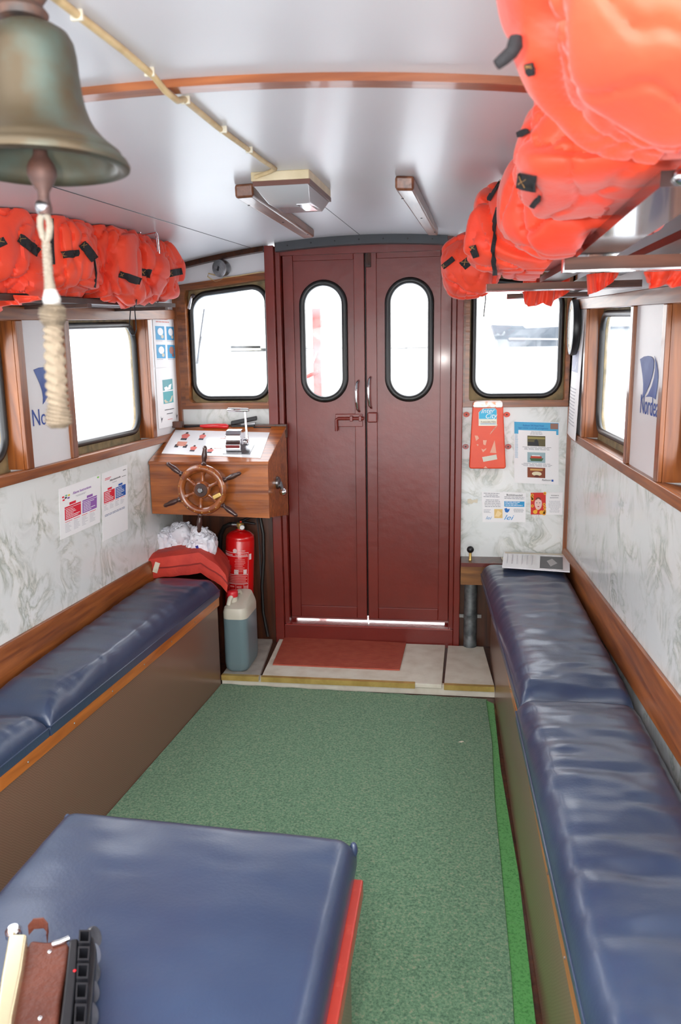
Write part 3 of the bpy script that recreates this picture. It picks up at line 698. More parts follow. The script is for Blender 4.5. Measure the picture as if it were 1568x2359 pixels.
s.text('Alarminstruks', .28, .155, .028, DKI, fit=.42); s.lines(.1, .09, .34, .13, 2, REDI, seed=1); s.lines(.80, .06, .92, .08, 1, DKI, seed=2, ragged=0); s.lines(.76, .15, .92, .165, 1, DKI, seed=2, ragged=0); s.lines(.38, .185, .55, .20, 1, GREYI, seed=3, ragged=0)
s.rect('red_tab', .20, .245, .36, .275, REDI); s.rect('blue_tab', .62, .245, .78, .275, BLUI)
s.rect('red_block', .06, .285, .47, .45, REDI); s.lines(.08, .30, .44, .445, 6, WHITEI, seed=5, ragged=.5)
s.rect('blue_block', .51, .285, .91, .45, BLUI); s.lines(.53, .30, .88, .445, 6, WHITEI, seed=6, ragged=.5)
for k in range(4):
    u = .06 + k*.21; s.lines(u, .46, u + .18, .475, 1, REDI, 'column_heading', 4 + k, .2); s.lines(u, .49, u + .16, .57, 4, PALEI, seed=19 + k, ragged=.5, thick=.3)
s.lines(.08, .625, .88, .66, 2, ink((96, 112, 150)), seed=8, ragged=.1)

# safety and timetable sheets on the corner post, left
c4 = [PL(y, z, .001) for y, z in ((3.60, 1.715), (3.895, 1.735), (3.895, 1.455), (3.60, 1.450))]
SH = lambda nm, lab, y0, y1, z0, z1, **k: Sheet(nm, lab, 'poster', [PL(y0, z1, .001), PL(y1, z1 + .01, .001), PL(y1, z0, .001), PL(y0, z0, .001)], **k)
SKYB = ink((64, 158, 206)); TEAL = ink((96, 160, 168)); SAND = ink((206, 200, 176))
s = SH('poster', 'white sheet with four blue boat and equipment pictures on the left corner post', 3.60, 3.892, 1.475, 1.728, bulge=.004)
s.lines(.12, .10, .85, .2, 2, ink((220, 150, 140)), seed=2)
for k, (u, v) in enumerate(((.08, .24), (.56, .24), (.08, .58), (.56, .58))):
    s.rect('picture', u, v, u + .38, v + .25, SKYB); s.disc('item', u + .20, v + .10, .12, .07, WHITEI if k < 3 else ink((170, 120, 110)), .0004)
    s.disc('item', u + .27, v + .19, .06, .035, PAPERG if k < 3 else ink((150, 100, 92)), .0004); s.lines(u, v + .265, u + .36, v + .29, 1, PALEI, seed=k)
s = SH('poster', 'white timetable sheet with teal boat picture, lower on the left corner post', 3.60, 3.892, 1.185, 1.47, bulge=.004)
s.rect('picture', .25, .20, .72, .38, TEAL); s.rect('picture', .25, .40, .72, .60, ink((88, 168, 176)))
s.poly('boat_shape', [(.30, .33), (.66, .28), (.60, .37), (.34, .38)], WHITEI, .0004); s.poly('boat_shape', [(.27, .54), (.70, .48), (.62, .58), (.32, .59)], SAND, .0004)
s.lines(.28, .70, .72, .73, 1, DKI, seed=4, ragged=0); s.lines(.36, .77, .64, .80, 1, DKI, seed=5, ragged=0); s.lines(.4, .87, .62, .89, 1, ink((220, 90, 80)), seed=5, ragged=0)
for u in (.10, .82): s.poly('bird', [(u, .80), (u + .04, .84), (u + .09, .82), (u + .05, .87), (u + .03, .91), (u + .02, .86)], DKI)
s = Sheet('poster', 'curled white timetable with grey picture in the right corner, under the disc', 'poster', [PR(3.885, 1.73, .002), PR(3.59, 1.72, .002), PR(3.59, 1.125, .022), PR(3.885, 1.135, .016)], bulge=.006)
s.rect('picture', .15, .34, .8, .50, ink((176, 180, 200))); s.poly('boat_shape', [(.2, .46), (.7, .42), (.6, .48), (.3, .49)], WHITEI, .0004)
s.lines(.12, .62, .84, .92, 12, PALEI, seed=3, ragged=.2, thick=.35)

# sail logo and name on the white posts
SAIL1 = [(995, 858), (1040, 828), (1090, 820), (1128, 830), (1150, 852), (1158, 890), (1154, 960), (1138, 1050), (1105, 1160), (1060, 1260), (1018, 1330), (1030, 1240), (1032, 1150), (1025, 1060), (1010, 950)]
SAIL2 = [(1165, 820), (1190, 900), (1205, 1000), (1207, 1080), (1195, 1200), (1175, 1335), (1150, 1312), (1110, 1302), (1060, 1305), (1090, 1270), (1130, 1180), (1158, 1080), (1173, 980), (1175, 900)]
def zz(p): return (1280 + p[0]/5.128, 660 + p[1]/5.128)
BANKB = mat('bank sign blue', (28, 66, 146), .5, col2=(86, 112, 176), nscale=7, nlow=.45, nhigh=.7)
SAILR = [[aX(*zz(p), XR - .001) for p in q] for q in (SAIL1, SAIL2)]
t = thing('logo_sign', 'blue sail logo and lettering on the white post, right wall', 'sign', PR(2.42, 1.3, 0))
for q in SAILR: obj('sail', MB().prism(q, (-.0006, 0, 0)), BANKB, t)
a, b = aX(*zz((982, 1545)), XR - .001), aX(*zz((1236, 1610)), XR - .001); b.y = max(b.y, 2.275)
text('Nordea', V((XR - .0012, a.y - .004, b.z + .012)), (0, -1, 0), (0, 0, 1), .058, ink((28, 66, 150)), t, fit=abs(a.y - b.y) - .006)
t = thing('logo_sign', 'blue sail logo and lettering on the white post behind the bell rope, left wall', 'sign', PL(2.57, 1.3, 0))
o = aX(72, 845, XL); ref = SAILR[0][0]
for q in SAILR: obj('sail', MB().prism([V((XL + .001, o.y + .010 + (ref.y - p.y)*.78, 1.475 + (p.z - ref.z))) for p in q], (.0006, 0, 0)), BANKB, t)
text('Nordea', V((XL + .0012, 2.462, 1.288)), (0, 1, 0), (0, 0, 1), .058, ink((28, 66, 150)), t, fit=.228)

# front right bulkhead: hotel poster and flyers
s = Sheet('poster', 'hotel poster with blue header and three photographs on the right marbled bulkhead', 'poster', on_F((1183, 970), (1287, 973), (1286, 1117), (1184, 1112)), bulge=.002)
s.rect('header_band', .01, .01, .99, .14, CYI); s.rect('header_band', .01, .14, .10, .20, CYI); s.rect('header_band', .94, .14, .99, .20, CYI)
s.text('Radisson SAS Royal Hotel', .20, .075, .028, BLUI, fit=.46, lift=.0004); s.text('lager minner rundt ditt arrangement', .10, .115, .026, BLUI, fit=.66, lift=.0004)
s.rect('badge', .81, .02, .98, .11, ink((150, 110, 96)), lift=.0004)
s.lines(.34, .155, .66, .215, 3, GREYI, seed=2, ragged=.3, centre=True); s.lines(.02, .21, .09, .6, 22, ink((150, 190, 214)), seed=3, ragged=.1)
for k, (v, cs) in enumerate(((.225, ((92, 84, 52), (40, 40, 44), (150, 140, 80))), (.49, ((150, 176, 182), (186, 64, 44), (60, 96, 60))), (.735, ((132, 62, 30), (226, 214, 180), (96, 40, 22))))):
    s.rect('photograph', .30, v, .70, v + .165, ink(cs[0]))
    if k == 0: s.poly('figure', [(.44, v + .16), (.46, v + .07), (.50, v + .05), (.54, v + .08), (.56, v + .16)], ink(cs[1]), .0004); s.rect('bar_counter', .31, v + .02, .69, v + .05, ink(cs[2]), lift=.0004); s.rect('bar_counter', .31, v + .10, .45, v + .16, ink(cs[1]), lift=.0004)
    if k == 1: s.poly('boat_shape', [(.35, v + .09), (.66, v + .09), (.62, v + .14), (.38, v + .14)], ink(cs[2]), .0004); s.rect('boat_shape', .37, v + .06, .62, v + .095, ink(cs[1]), lift=.0006); s.rect('boat_shape', .40, v + .045, .58, v + .06, WHITEI, lift=.0006)
    if k == 2: s.disc('table_shape', .51, v + .10, .11, .035, ink(cs[1]), .0004); s.rect('shelf_shape', .36, v + .02, .64, v + .05, ink((206, 160, 90)), lift=.0004); s.disc('table_shape', .51, v + .14, .06, .02, ink(cs[2]), .0006)
    s.lines(.10, v + .178, .92, v + .235, 3, GREYI, seed=5 + k, ragged=.35, centre=True) if k < 2 else None
s.text('Radisson', .62, .945, .03, DKI, fit=.20, shear=.3); s.rect('badge', .84, .92, .885, .952, BLUI)
s = Sheet('flyer', 'pale flyer with orange picture, left of the matching blue-lettered flyer', 'flyer', on_F((1109, 1133), (1158, 1134), (1158, 1203), (1111, 1203)))
s.lines(.08, .03, .85, .2, 3, GREYI, seed=1, centre=True); s.lines(.06, .25, .95, .52, 5, GREYI, seed=2, centre=True); s.rect('picture', .58, .56, .98, .86, ink((226, 190, 120))); s.poly('map_mark', [(.6, .8), (.75, .6), (.95, .7), (.8, .82)], ink((240, 214, 160)), .0004)
s.lines(.08, .58, .45, .7, 4, GREYI, seed=4); s.text('lei', .14, .90, .11, ink((110, 160, 200)), shear=.4, fit=.30, name='logo')
s = Sheet('flyer', 'flyer with blue block and blue script lettering, second of the joined pair', 'flyer', on_F((1158, 1133), (1211, 1135), (1210, 1203), (1158, 1203)))
s.text('Butikkhandel!', .15, .12, .06, DKI, fit=.7); s.lines(.06, .15, .95, .25, 2, GREYI, seed=3, ragged=.1); s.rect('blue_block', .06, .30, .94, .48, ink((40, 150, 206))); s.lines(.10, .32, .88, .47, 3, WHITEI, seed=5, lift=0) if False else s.lines(.10, .32, .88, .47, 3, WHITEI, seed=5)
s.poly('leaf_shape', [(.06, .55), (.16, .52), (.20, .57), (.30, .55), (.27, .63), (.20, .68), (.10, .66)], ink((30, 110, 190))); s.lines(.42, .55, .95, .68, 4, GREYI, seed=6, centre=True)
s.text('lei', .02, .91, .17, ink((60, 150, 210)), shear=.4, fit=.44, name='logo')
s = Sheet('flyer', 'flyer with a red and yellow portrait picture beside a white text page', 'flyer', on_F((1222, 1135), (1296, 1134), (1295, 1186), (1222, 1185)))
s.rect('portrait_picture', .0, .0, .47, 1, ink((206, 40, 30)))
for k in range(14):
    rr = random.Random(k); u, v = rr.choice((.03, .05, .42, .44, .2, .3)), (k + .5)/14
    if .14 < u < .36 and .15 < v < .75: continue
    s.disc('flower', u, v, .045, .07, ink((232, 160, 40)), .0004); s.disc('flower_centre', u, v, .014, .022, ink((90, 30, 20)), .0006)
s.disc('flower', .14, .88, .07, .09, ink((236, 176, 50)), .0004); s.disc('flower', .34, .90, .07, .09, ink((236, 176, 50)), .0004)
s.disc('face', .235, .50, .115, .28, ink((232, 196, 186)), .0008); s.poly('hair', [(.14, .36), (.17, .24), (.235, .20), (.30, .24), (.33, .36), (.235, .27)], ink((120, 50, 40)), .001)
for u in (.19, .28): s.disc('eye', u, .46, .018, .018, ink((70, 60, 70)), .0012)
s.disc('mouth', .24, .63, .03, .022, ink((180, 50, 60)), .0012)
s.text('Velvære', .62, .16, .06, DKI, fit=.24, shear=.3); s.lines(.60, .22, .88, .30, 1, GREYI, seed=1); s.lines(.55, .38, .95, .92, 10, PALEI, seed=7, ragged=.4, thick=.4, centre=True)
p = aY(1088, 1155, YF - .001)
t = obj('torn_paper', MB().prism([p + V(q) for q in ((-.026, 0, .010), (-.01, 0, .014), (.0, 0, .006), (.026, 0, .012), (.024, 0, -.008), (.006, 0, -.005), (-.004, 0, -.013), (-.024, 0, -.010))], (0, -.001, 0)), PAPERG)
tag(t, 'small torn paper remnant on the marbled bulkhead below the orange case', 'paper')

# ------------------------------------------------------------------ helm console
YC = 3.45
con = thing('helm_console', 'varnished wooden helm console with sloping top in the left front corner', 'console', (-1.12, 3.65, .79))
xr = -.836; x0 = XL + .004
ztop = lambda y: 1.052 + (y - YC)*(1.178 - 1.052)/(3.84 - YC)
obj('front_board', MB().hexa([(x0, YC, .800), (xr, YC, .785), (xr, YC + .02, .785), (x0, YC + .02, .800), (x0, YC, 1.038), (xr, YC, 1.038), (xr, YC + .02, 1.038), (x0, YC + .02, 1.038)]), CONW, con)
obj('side_board', MB().prism([V((xr - .018, YC + .02, .785)), V((xr - .018, 3.868, .72)), V((xr - .018, 3.868, ztop(3.868) - .014)), V((xr - .018, YC + .02, ztop(YC + .02) - .014))], (.018, 0, 0)), CONW, con)
obj('bottom_board', MB().box(x0, xr - .02, YC + .02, 3.868, .80, .812), DARKW, con)
obj('sloping_top', MB().prism([V((x0, YC - .012, ztop(YC - .012) - .016)), V((x0, 3.84, ztop(3.84) - .016)), V((x0, 3.84, ztop(3.84))), V((x0, YC - .012, ztop(YC - .012)))], (xr + .006 - x0, 0, 0)), CONW, con, bevel=.003)
obj('back_ledge', MB().box(x0, xr + .006, 3.84, 3.872, 1.12, ztop(3.84) + .008), DARKW, con)
for px, py in ((597, 1137), (607, 1111), (614, 1136), (615, 1169)):
    q = aX(px, py, xr); 
    if q.y > YC + .03: obj('screw', MB().lathe([(.006, 0), (.005, .002)], q, (1, 0, 0), 10), STEEL, con)
nT = V((0, -(1.178 - 1.052), 3.84 - YC)).normalized()
def onT(px, py, off=0):
    r = ray(px, py); p0 = V((0, YC, 1.052)); t = (p0 - EYE).dot(nT)/r.dot(nT); return EYE + r*t + nT*off
s = Sheet('safety_sheet', 'laminated life vest instruction sheet on the sloping top of the helm console', 'notice', [onT(*p, .0006) for p in ((404, 991), (621, 997), (600, 1056), (372, 1045))], m=mat('laminated sheet', (240, 240, 242), .15, coat=.6))
def vestfig(u, v, w, h):
    s.poly('torso', [(u, v), (u + w*.3, v - h*.2), (u + w*.7, v - h*.2), (u + w, v), (u + w*.8, v + h*.45), (u + w*.2, v + h*.45)], ink((214, 110, 100))); s.rect('legs', u + w*.15, v + h*.46, u + w*.85, v + h*.7, ink((60, 56, 66))); s.disc('head', u + w*.5, v - h*.3, w*.16, h*.14, ink((60, 44, 40)))
vestfig(.10, .22, .09, .3); vestfig(.29, .22, .07, .26); vestfig(.26, .72, .07, .22); vestfig(.44, .78, .07, .18)
s.rect('vest_picture', .10, .50, .20, .68, ink((220, 150, 130))); s.rect('vest_picture', .09, .62, .13, .74, DKI); s.rect('vest_picture', .18, .62, .22, .74, DKI)
s.lines(.52, .30, .64, .34, 1, ink((236, 170, 160)), seed=1); s.lines(.50, .7, .62, .74, 1, ink((236, 170, 160)), seed=2)
# throttle control
th = thing('throttle_lever', 'chrome throttle control with long upright lever on the helm console', 'lever', onT(550, 1035))
pl = [onT(*p, .001) for p in ((513, 1047), (575, 1048), (586, 1026), (530, 1024))]
obj('base_plate', MB().prism(pl, nT*.003), STEEL, th)
bc = onT(541, 1040, .004); k = .0021
w2 = .041; bx = bc.x
prof = [(0, 0), (0, .034), (.012, .044), (.022, .074), (.045, .088), (.075, .084), (.095, .060), (.100, 0)]
tT = V((0, nT.z, -nT.y))
bp = [bc + tT*(a - .012) + nT*b for a, b in prof]
obj('housing', MB().prism([q + V((-w2, 0, 0)) for q in bp], (2*w2 - .008, 0, 0)), CHROME, th, bevel=.004)
obj('band', MB().prism([bc + tT*(a - .0125) + nT*b + V((-w2 + .006, 0, 0)) for a, b in ((-.002, .020), (-.002, .034), (.0, .034), (.0, .020))], (2*w2 - .02, 0, 0)), ink((120, 40, 40)), th)
hub = bc + V((w2 + .006, 0, 0)) + tT*.035 + nT*.03
obj('pivot', MB().lathe([(.016, 0), (.018, .004), (.018, .018), (.012, .022)], hub - V((.008, 0, 0)), (1, 0, 0), 20), CHROME, th, smooth=True)
yl = hub.y + .01
la, lb = hub + V((.008, 0, 0)), aY(564, 948, yl)
obj('lever_arm', MB().tube([la, la.lerp(lb, .3), lb], [.010, .006, .0055], 10), CHROME, th, smooth=True)
ga, gb = aY(523, 944, yl), aY(573, 945, yl)
obj('lever_grip', MB().tube([ga, ga + V((.006, 0, 0)), gb - V((.006, 0, 0)), gb], [.006, .0095, .0095, .006], 12), CHROME, th, smooth=True)
# small things along the back ledge
zl = ztop(3.84) + .008
tq = thing('screwdriver', 'red handled screwdriver on the back ledge of the helm console', 'screwdriver', aY(495, 982, 3.82))
obj('handle', MB().tube([aY(461, 981, 3.815), aY(470, 982, 3.815), aY(500, 981, 3.815), aY(520, 982, 3.815), aY(526, 983, 3.815)], [.006, .010, .012, .014, .009], 12), mat('red plastic', (206, 32, 40), .3, coat=.3), tq, smooth=True)
obj('shaft', MB().tube([aY(424, 983, 3.815), aY(462, 981, 3.815)], .006, 8), BLACKP, tq)
tq = thing('stapler', 'black stapler lying open on the ledge behind the throttle', 'stapler', aY(560, 975, 3.83))
obj('jaw', MB().obox(aY(562, 969, 3.84), (aY(592, 963, 3.84) - aY(533, 975, 3.84))/2, (0, .012, 0), (0, 0, .011)), BLACKP, tq, bevel=.005)
obj('base', MB().obox(aY(560, 981, 3.84), (.06, 0, .001), (0, .012, 0), (0, 0, .006)), BLACKP, tq, bevel=.003)
obj('magazine', MB().obox(aY(572, 977, 3.838), (.036, 0, .004), (0, .008, 0), (0, 0, .004)), STEEL, tq)
tq = obj('pen', MB().tube([aY(584, 986, 3.82), aY(624, 986, 3.82)], .0055, 8), BLACKP); tag(tq, 'black pen lying at the right end of the console ledge', 'pen')
tq = obj('block', MB().obox(aY(410, 978, 3.80), (.026, 0, 0), (0, .02, 0), (0, 0, .016)), DARKW, bevel=.004); tag(tq, 'small dark wooden block on the console ledge in the corner', 'block')
# gear lever on the console side
gl = thing('gear_lever', 'short steel lever with round chrome knob on the right side of the helm console', 'lever', (xr, 3.62, .92))
p0 = aX(613, 1136, xr + .004); p1 = aX(622, 1156, xr + .035)
p0.y = 3.62; p1.y = 3.60
obj('boss', MB().lathe([(.030, 0), (.030, .010), (.018, .018)], p0 + V((-.003, 0, .012)), (1, 0, 0), 20), STEEL, gl, smooth=True)
obj('arm', MB().tube([p0 + V((.012, 0, .012)), p1], [.011, .007], 10), STEEL, gl, smooth=True)
obj('knob', MB().ball(p1, .019), CHROME, gl, smooth=True)

# ship's wheel
wy = YC - .075; wc = aY(465, 1128, wy); kk = .00193
wh = thing('steering_wheel', "six-spoked wooden ship's wheel on the front of the helm console", 'steering wheel', wc)
WHW = mat('polished wheel wood', (118, 56, 22), .22, coat=.7, col2=(160, 88, 40), nscale=30, nmap=(1, 1, 1)); HANDW = mat('dark turned handle', (64, 34, 28), .3, coat=.5)
ci = lambda r, n=48, dy=0: [wc + V((r*math.cos(2*PI*k/n), dy, r*math.sin(2*PI*k/n))) for k in range(n)]
ri, ro = .079, .116
sec = [(ri, 0), (ri + .004, -.012), (.098, -.018), (ro - .006, -.013), (ro, 0), (ro - .004, .012), (ri + .004, .012)]
mb = MB(); n = 56
mb.add([wc + V((r*math.cos(2*PI*k/n), d, r*math.sin(2*PI*k/n))) for k in range(n) for r, d in sec], [(k*7 + i, k*7 + (i + 1) % 7, ((k + 1) % n)*7 + (i + 1) % 7, ((k + 1) % n)*7 + i) for k in range(n) for i in range(7)])
obj('rim', mb, WHW, wh, smooth=True)
for k in range(18):
    a = 2*PI*(k + .5)/18; q = wc + V((.103*math.cos(a), -.017, .103*math.sin(a)))
    obj('brass_pin', MB().lathe([(.0028, 0), (.0016, .0018)], q, (0, -1, 0), 8), BRASS, wh)
obj('hub', MB().lathe([(.036, .016), (.040, .008), (.040, -.008), (.032, -.016), (.024, -.018)], wc, (0, 1, 0), 32), WHW, wh, smooth=True)
hp = obj('hub_plate', MB().lathe([(.031, 0), (.029, .004), (.012, .005)], wc + V((0, -.016, 0)), (0, -1, 0), 28), RUST, wh, smooth=True); hp['label'] = 'dark metal hub plate'
obj('hub_nut', MB().lathe([(.013, 0), (.013, .010), (.010, .012)], wc + V((0, -.020, 0)), (0, -1, 0), 6), STEEL, hp)
obj('shaft', MB().lathe([(.02, 0), (.02, YC - wy - .014)], wc + V((0, .014, 0)), (0, 1, 0), 16), DARKW, wh)
for k in range(6):
    a = math.radians(90 - 7 - 60*k); d = V((math.cos(a), 0, math.sin(a)))
    obj('spoke', MB().lathe([(.009, .036), (.011, .044), (.0075, .050), (.0105, .058), (.0075, .066), (.011, .074), (.012, .082)], wc, d, 14), WHW, wh, smooth=True)
    obj('handle', MB().lathe([(.010, ro - .006), (.013, ro + .003), (.0085, ro + .010), (.0095, ro + .016), (.0125, ro + .032), (.0125, ro + .045), (.009, ro + .066), (.010, ro + .074), (.007, ro + .082), (.003, ro + .085)], wc, d, 14), HANDW, wh, smooth=True)
q = wc + V((.074, -.014, -.026)); obj('grip_clamp', MB().obox(q, (.018, 0, .009), (0, .007, 0), (-.004, 0, .008)), BRASS, wh, bevel=.003)

# ------------------------------------------------------------------ under the console
fe = thing('fire_extinguisher', 'red fire extinguisher with white printed label hanging by the helm console', 'fire extinguisher', aY(550, 1416, 3.72))
fy0 = 3.765; fa = aY(551, 1400, fy0); fb = aY(553, 1222, fy0); fr = .073
axf = (fb - fa).normalized(); hh = (fb - fa).length
FP = [(fr - .012, -.03), (fr - .002, -.022), (fr, -.008), (fr, hh - .045), (fr - .002, hh - .04), (fr, hh - .034), (fr - .006, hh - .020), (fr - .026, hh - .004), (.022, hh + .004), (.020, hh + .01)]
obj('cylinder', MB().lathe(FP, fa, axf, 48), EXTRED, fe, smooth=True)
ux = V((1, 0, 0)); ux = (ux - axf*ux.dot(axf)).normalized(); uy = -axf.cross(ux) if axf.cross(ux).y > 0 else axf.cross(ux)
def cyl(a, h, r): return fa + axf*h + (ux*math.sin(a) + uy*math.cos(a))*r
a_off = -.10
def cpatch(name, a0, a1, h0, h1, m, r=.0006):
    return obj(name, MB().slab(lambda u, v: cyl(a_off + a0 + (a1 - a0)*u, h0 + (h1 - h0)*v, fr + r), max(2, int(abs(a1 - a0)/.15)), 1, uy*.0004), m, fe)
EW = ink((226, 206, 204)); EP = ink((222, 120, 118))
zh = lambda py: (1400 - py)/(1400 - 1222)*hh
for a0, a1, p0, p1 in ((-.98, .98, 1266, 1264.8), (-.98, .98, 1274, 1273), (-.98, .98, 1315, 1314), (-.98, .98, 1336, 1335), (-.98, .98, 1354, 1353)): cpatch('label_rule', a0, a1, zh(p0), zh(p1), EW)
for a in (-.98, .97): cpatch('label_rule', a, a + .015, zh(1354), zh(1265), EW)
for k in range(3): cpatch('label_rule', -.45 + k*.55, -.435 + k*.55, zh(1353), zh(1337), EW)
for k in range(8):
    rr = random.Random(k); cpatch('label_text', .0 + .05*rr.random(), .55 + .2*rr.random(), zh(1280 + 3.7*k + 1.5), zh(1280 + 3.7*k), EP)
for k in range(5): cpatch('label_text', -.90, .90 - .1*(k % 2), zh(1317.5 + 3.6*k + 2), zh(1317.5 + 3.6*k), EP)
for a, w in ((-.72, .26), (-.02, .30), (.62, .24)): cpatch('label_pictogram', a, a + w, zh(1313), zh(1303), EW)
for k in range(2): cpatch('label_pictogram', -.70, -.42, zh(1284 + 11*k + 8), zh(1284 + 11*k), EP)
cpatch('inspection_tag', 1.05, 1.25, zh(1282), zh(1269), EW)
for k in range(3): cpatch('label_text', -.32 + .5*k, .0 + .5*k, zh(1343 + 2*k), zh(1340), EP)
def cyl_text(s_, a, h, size, m, fit):
    me = text_mesh(s_, size); xs = [v.co.x for v in me.vertices]; w = max(xs) - min(xs)
    for v in me.vertices:
        v.co = cyl(a_off + a + (v.co.x - min(xs))/w*fit, h + v.co.y, fr + .0008 + v.co.z)
    return obj('label_lettering', me, m, fe)
cyl_text('HYDRO', .30, zh(1262.5), .008, EW, .42); cyl_text('PULVERSLUKKER', -.90, zh(1272), .008, EW, .75); cyl_text('FIRE EXTINGUISHER', .05, zh(1272), .008, EW, .85)
q = MB(); q.prism([cyl(a_off + .02 + .15*math.cos(2*PI*k/18), zh(1261) + .011*math.sin(2*PI*k/18), fr + .0006) for k in range(18)], uy*.0004); obj('label_emblem', q, EW, fe)
vt = fa + axf*(hh + .008)
obj('valve', MB().lathe([(.014, 0), (.014, .012), (.019, .014), (.019, .030), (.012, .034)], vt, axf, 18), BRASS, fe, smooth=True)
obj('valve_port', MB().lathe([(.012, 0), (.012, .03)], vt + axf*.022, (-1, 0, 0), 14), STEEL, fe, smooth=True)
gg = obj('gauge', MB().lathe([(.0135, 0), (.0135, .012), (.011, .013)], vt + V((.016, -.016, .012)), (.1, -1, .1), 20), STEEL, fe, smooth=True)
obj('gauge_face', MB().lathe([(.011, 0), (.010, .001)], vt + V((.0172, -.0292, .0133)), (.1, -1, .1), 20), WHITEI, gg)
obj('carry_handle', MB().tube([vt + V((-.01, 0, .034)), vt + V((.03, -.004, .050)), vt + V((.065, -.004, .066))], .006, 8), BLACKP, fe, smooth=True)
obj('carry_handle', MB().tube([vt + V((-.01, 0, .036)), vt + V((.04, -.004, .034)), vt + V((.08, -.004, .028))], .006, 8), BLACKP, fe, smooth=True)
obj('safety_pin', MB().ball(vt + V((.008, -.014, .040)), .006), ink((226, 70, 40)), fe, smooth=True)
hs_ = [vt + V((-.03, 0, .022)), vt + V((-.05, -.004, .024)), vt + V((-.085, .01, .008)), vt + V((-.112, .025, -.035)), vt + V((-.122, .035, -.10)), vt + V((-.120, .035, -.30))]
obj('hose', MB().tube(hs_, .0115, 10), BLACKR, fe, smooth=True)
obj('hose_ferrule', MB().lathe([(.0135, 0), (.0135, .016)], vt + V((-.024, 0, .022)), (-1, 0, .05), 14), STEEL, fe, smooth=True)
obj('wall_bracket', MB().box(fa.x - .02, fa.x + .02, fa.y + .04, 3.869, fa.z + .10, fa.z + .14), STEEL, fe)

jc = thing('plastic_can', 'milky plastic can of teal liquid with red cap on the step', 'can', aZ(530, 1530, TREAD + .001))
cx0, cx1, cy0, cy1 = -1.062, -.945, 3.375, 3.60
def rbox(x0, x1, y0, y1, r, z): return [V((p[0], p[1], z)) for p in rpoly([(x0, y0), (x1, y0), (x1, y1), (x0, y1)], r, 5)]
def loft(rings): 
    mb = MB(); n = len(rings[0]); mb.add([p for r in rings for p in r], [(i*n + k, i*n + (k + 1) % n, (i + 1)*n + (k + 1) % n, (i + 1)*n + k) for i in range(len(rings) - 1) for k in range(n)] + [tuple(range(n - 1, -1, -1)), tuple((len(rings) - 1)*n + k for k in range(n))]); return mb
zl_ = .315; z0 = TREAD + .0015
lo = loft([rbox(cx0 + .012, cx1 - .012, cy0 + .012, cy1 - .012, .03, z0), rbox(cx0 + .003, cx1 - .003, cy0 + .003, cy1 - .003, .035, z0 + .012), rbox(cx0, cx1, cy0, cy1, .035, z0 + .04), rbox(cx0, cx1, cy0, cy1, .035, zl_)])
L = obj('lower_body', lo, CANL, jc, smooth=True); L['label'] = 'lower body dark with teal liquid'
hi_ = [rbox(cx0, cx1, cy0, cy1, .035, zl_), rbox(cx0, cx1, cy0, cy1, .035, .345), rbox(cx0 + .004, cx1 - .004, cy0 + .006, cy1 - .004, .035, .365)]
up_ = rbox(cx0 + .016, cx1 - .016, cy0 + .03, cy1 - .016, .03, .38)
for p in up_: p.z = .372 + .045*max(0, (p.y - cy0 - .05)/(cy1 - cy0))
obj('upper_body', loft(hi_ + [up_]), CANP, jc, smooth=True)
obj('handle', MB().tube([V((-1.04, cy0 + .045, .372)), V((-1.034, cy0 + .05, .40)), V((-1.022, cy0 + .10, .418)), V((-1.015, cy0 + .15, .41)), V((-1.012, cy0 + .17, .385))], .011, 10), CANP, jc, smooth=True)
cpb = V((-1.030, cy0 + .085, .372))
obj('neck', MB().lathe([(.022, 0), (.022, .035)], cpb, (0, 0, 1), 20), CANP, jc, smooth=True)
obj('cap', MB().lathe([(.025, .03), (.026, .034), (.026, .056), (.022, .06)], cpb, (0, 0, 1), 24), mat('red cap plastic', (206, 34, 44), .4), jc, smooth=True)

# shelf under the cushion end, red float cushion, bags
bs = obj('locker', MB().box(XL + .004, -1.16, 3.345, 3.865, TREAD - .019, .455), DARKW); tag(bs, 'dark wooden locker under the red float cushion', 'locker')
pt = [aY(*p) for p in ((310, 1300, 3.37), (330, 1284, 3.38), (395, 1275, 3.38), (458, 1268, 3.40), (490, 1288, 3.40), (519, 1314, 3.40))]
def fl_pos(u, v):
    f = u*(len(pt) - 1); i = min(int(f), len(pt) - 2); p = pt[i].lerp(pt[i + 1], f - i)
    e = min(v, 1 - v)*6; e2 = min(u, 1 - u)*9
    sag = -.012*(1 - min(1, e)) - .010*(1 - min(1, e2))
    return p + V((-.085*v, .33*v, sag + .006*noise.noise(V((u*6, v*5, 3)))))
def fl_low(p, u): return p
mb = MB(); nu, nv = 40, 16; g = [fl_pos(i/nu, j/nv) for j in range(nv + 1) for i in range(nu + 1)]
low = [p + V((0.004, -.004, -.085 - .012*math.sin(PI*(k % (nu + 1))/nu) + .004*noise.noise(p*30))) for k, p in enumerate(g)]
mid = []
N = nu + 1; loop = [i for i in range(nu)] + [nu + j*N for j in range(nv)] + [nv*N + i for i in range(nu, 0, -1)] + [j*N for j in range(nv, 0, -1)]
vsx = g + low; M = len(vsx); cc = sum(g, V())/len(g)
for k in loop:
    q = (g[k] + low[k])/2; d = V((q.x - cc.x, q.y - cc.y, 0)).normalized(); vsx.append(q + d*(.012 + .004*noise.noise(q*40)))
fs = [(j*N + i, j*N + i + 1, (j + 1)*N + i + 1, (j + 1)*N + i) for j in range(nv) for i in range(nu)] + [(M//2 + j*N + i, M//2 + (j + 1)*N + i, M//2 + (j + 1)*N + i + 1, M//2 + j*N + i + 1) for j in range(nv) for i in range(nu)]
for k in range(len(loop)):
    k2 = (k + 1) % len(loop); fs += [(loop[k], M + k, M + k2, loop[k2]), (M + k, M//2 + loop[k], M//2 + loop[k2], M + k2)]
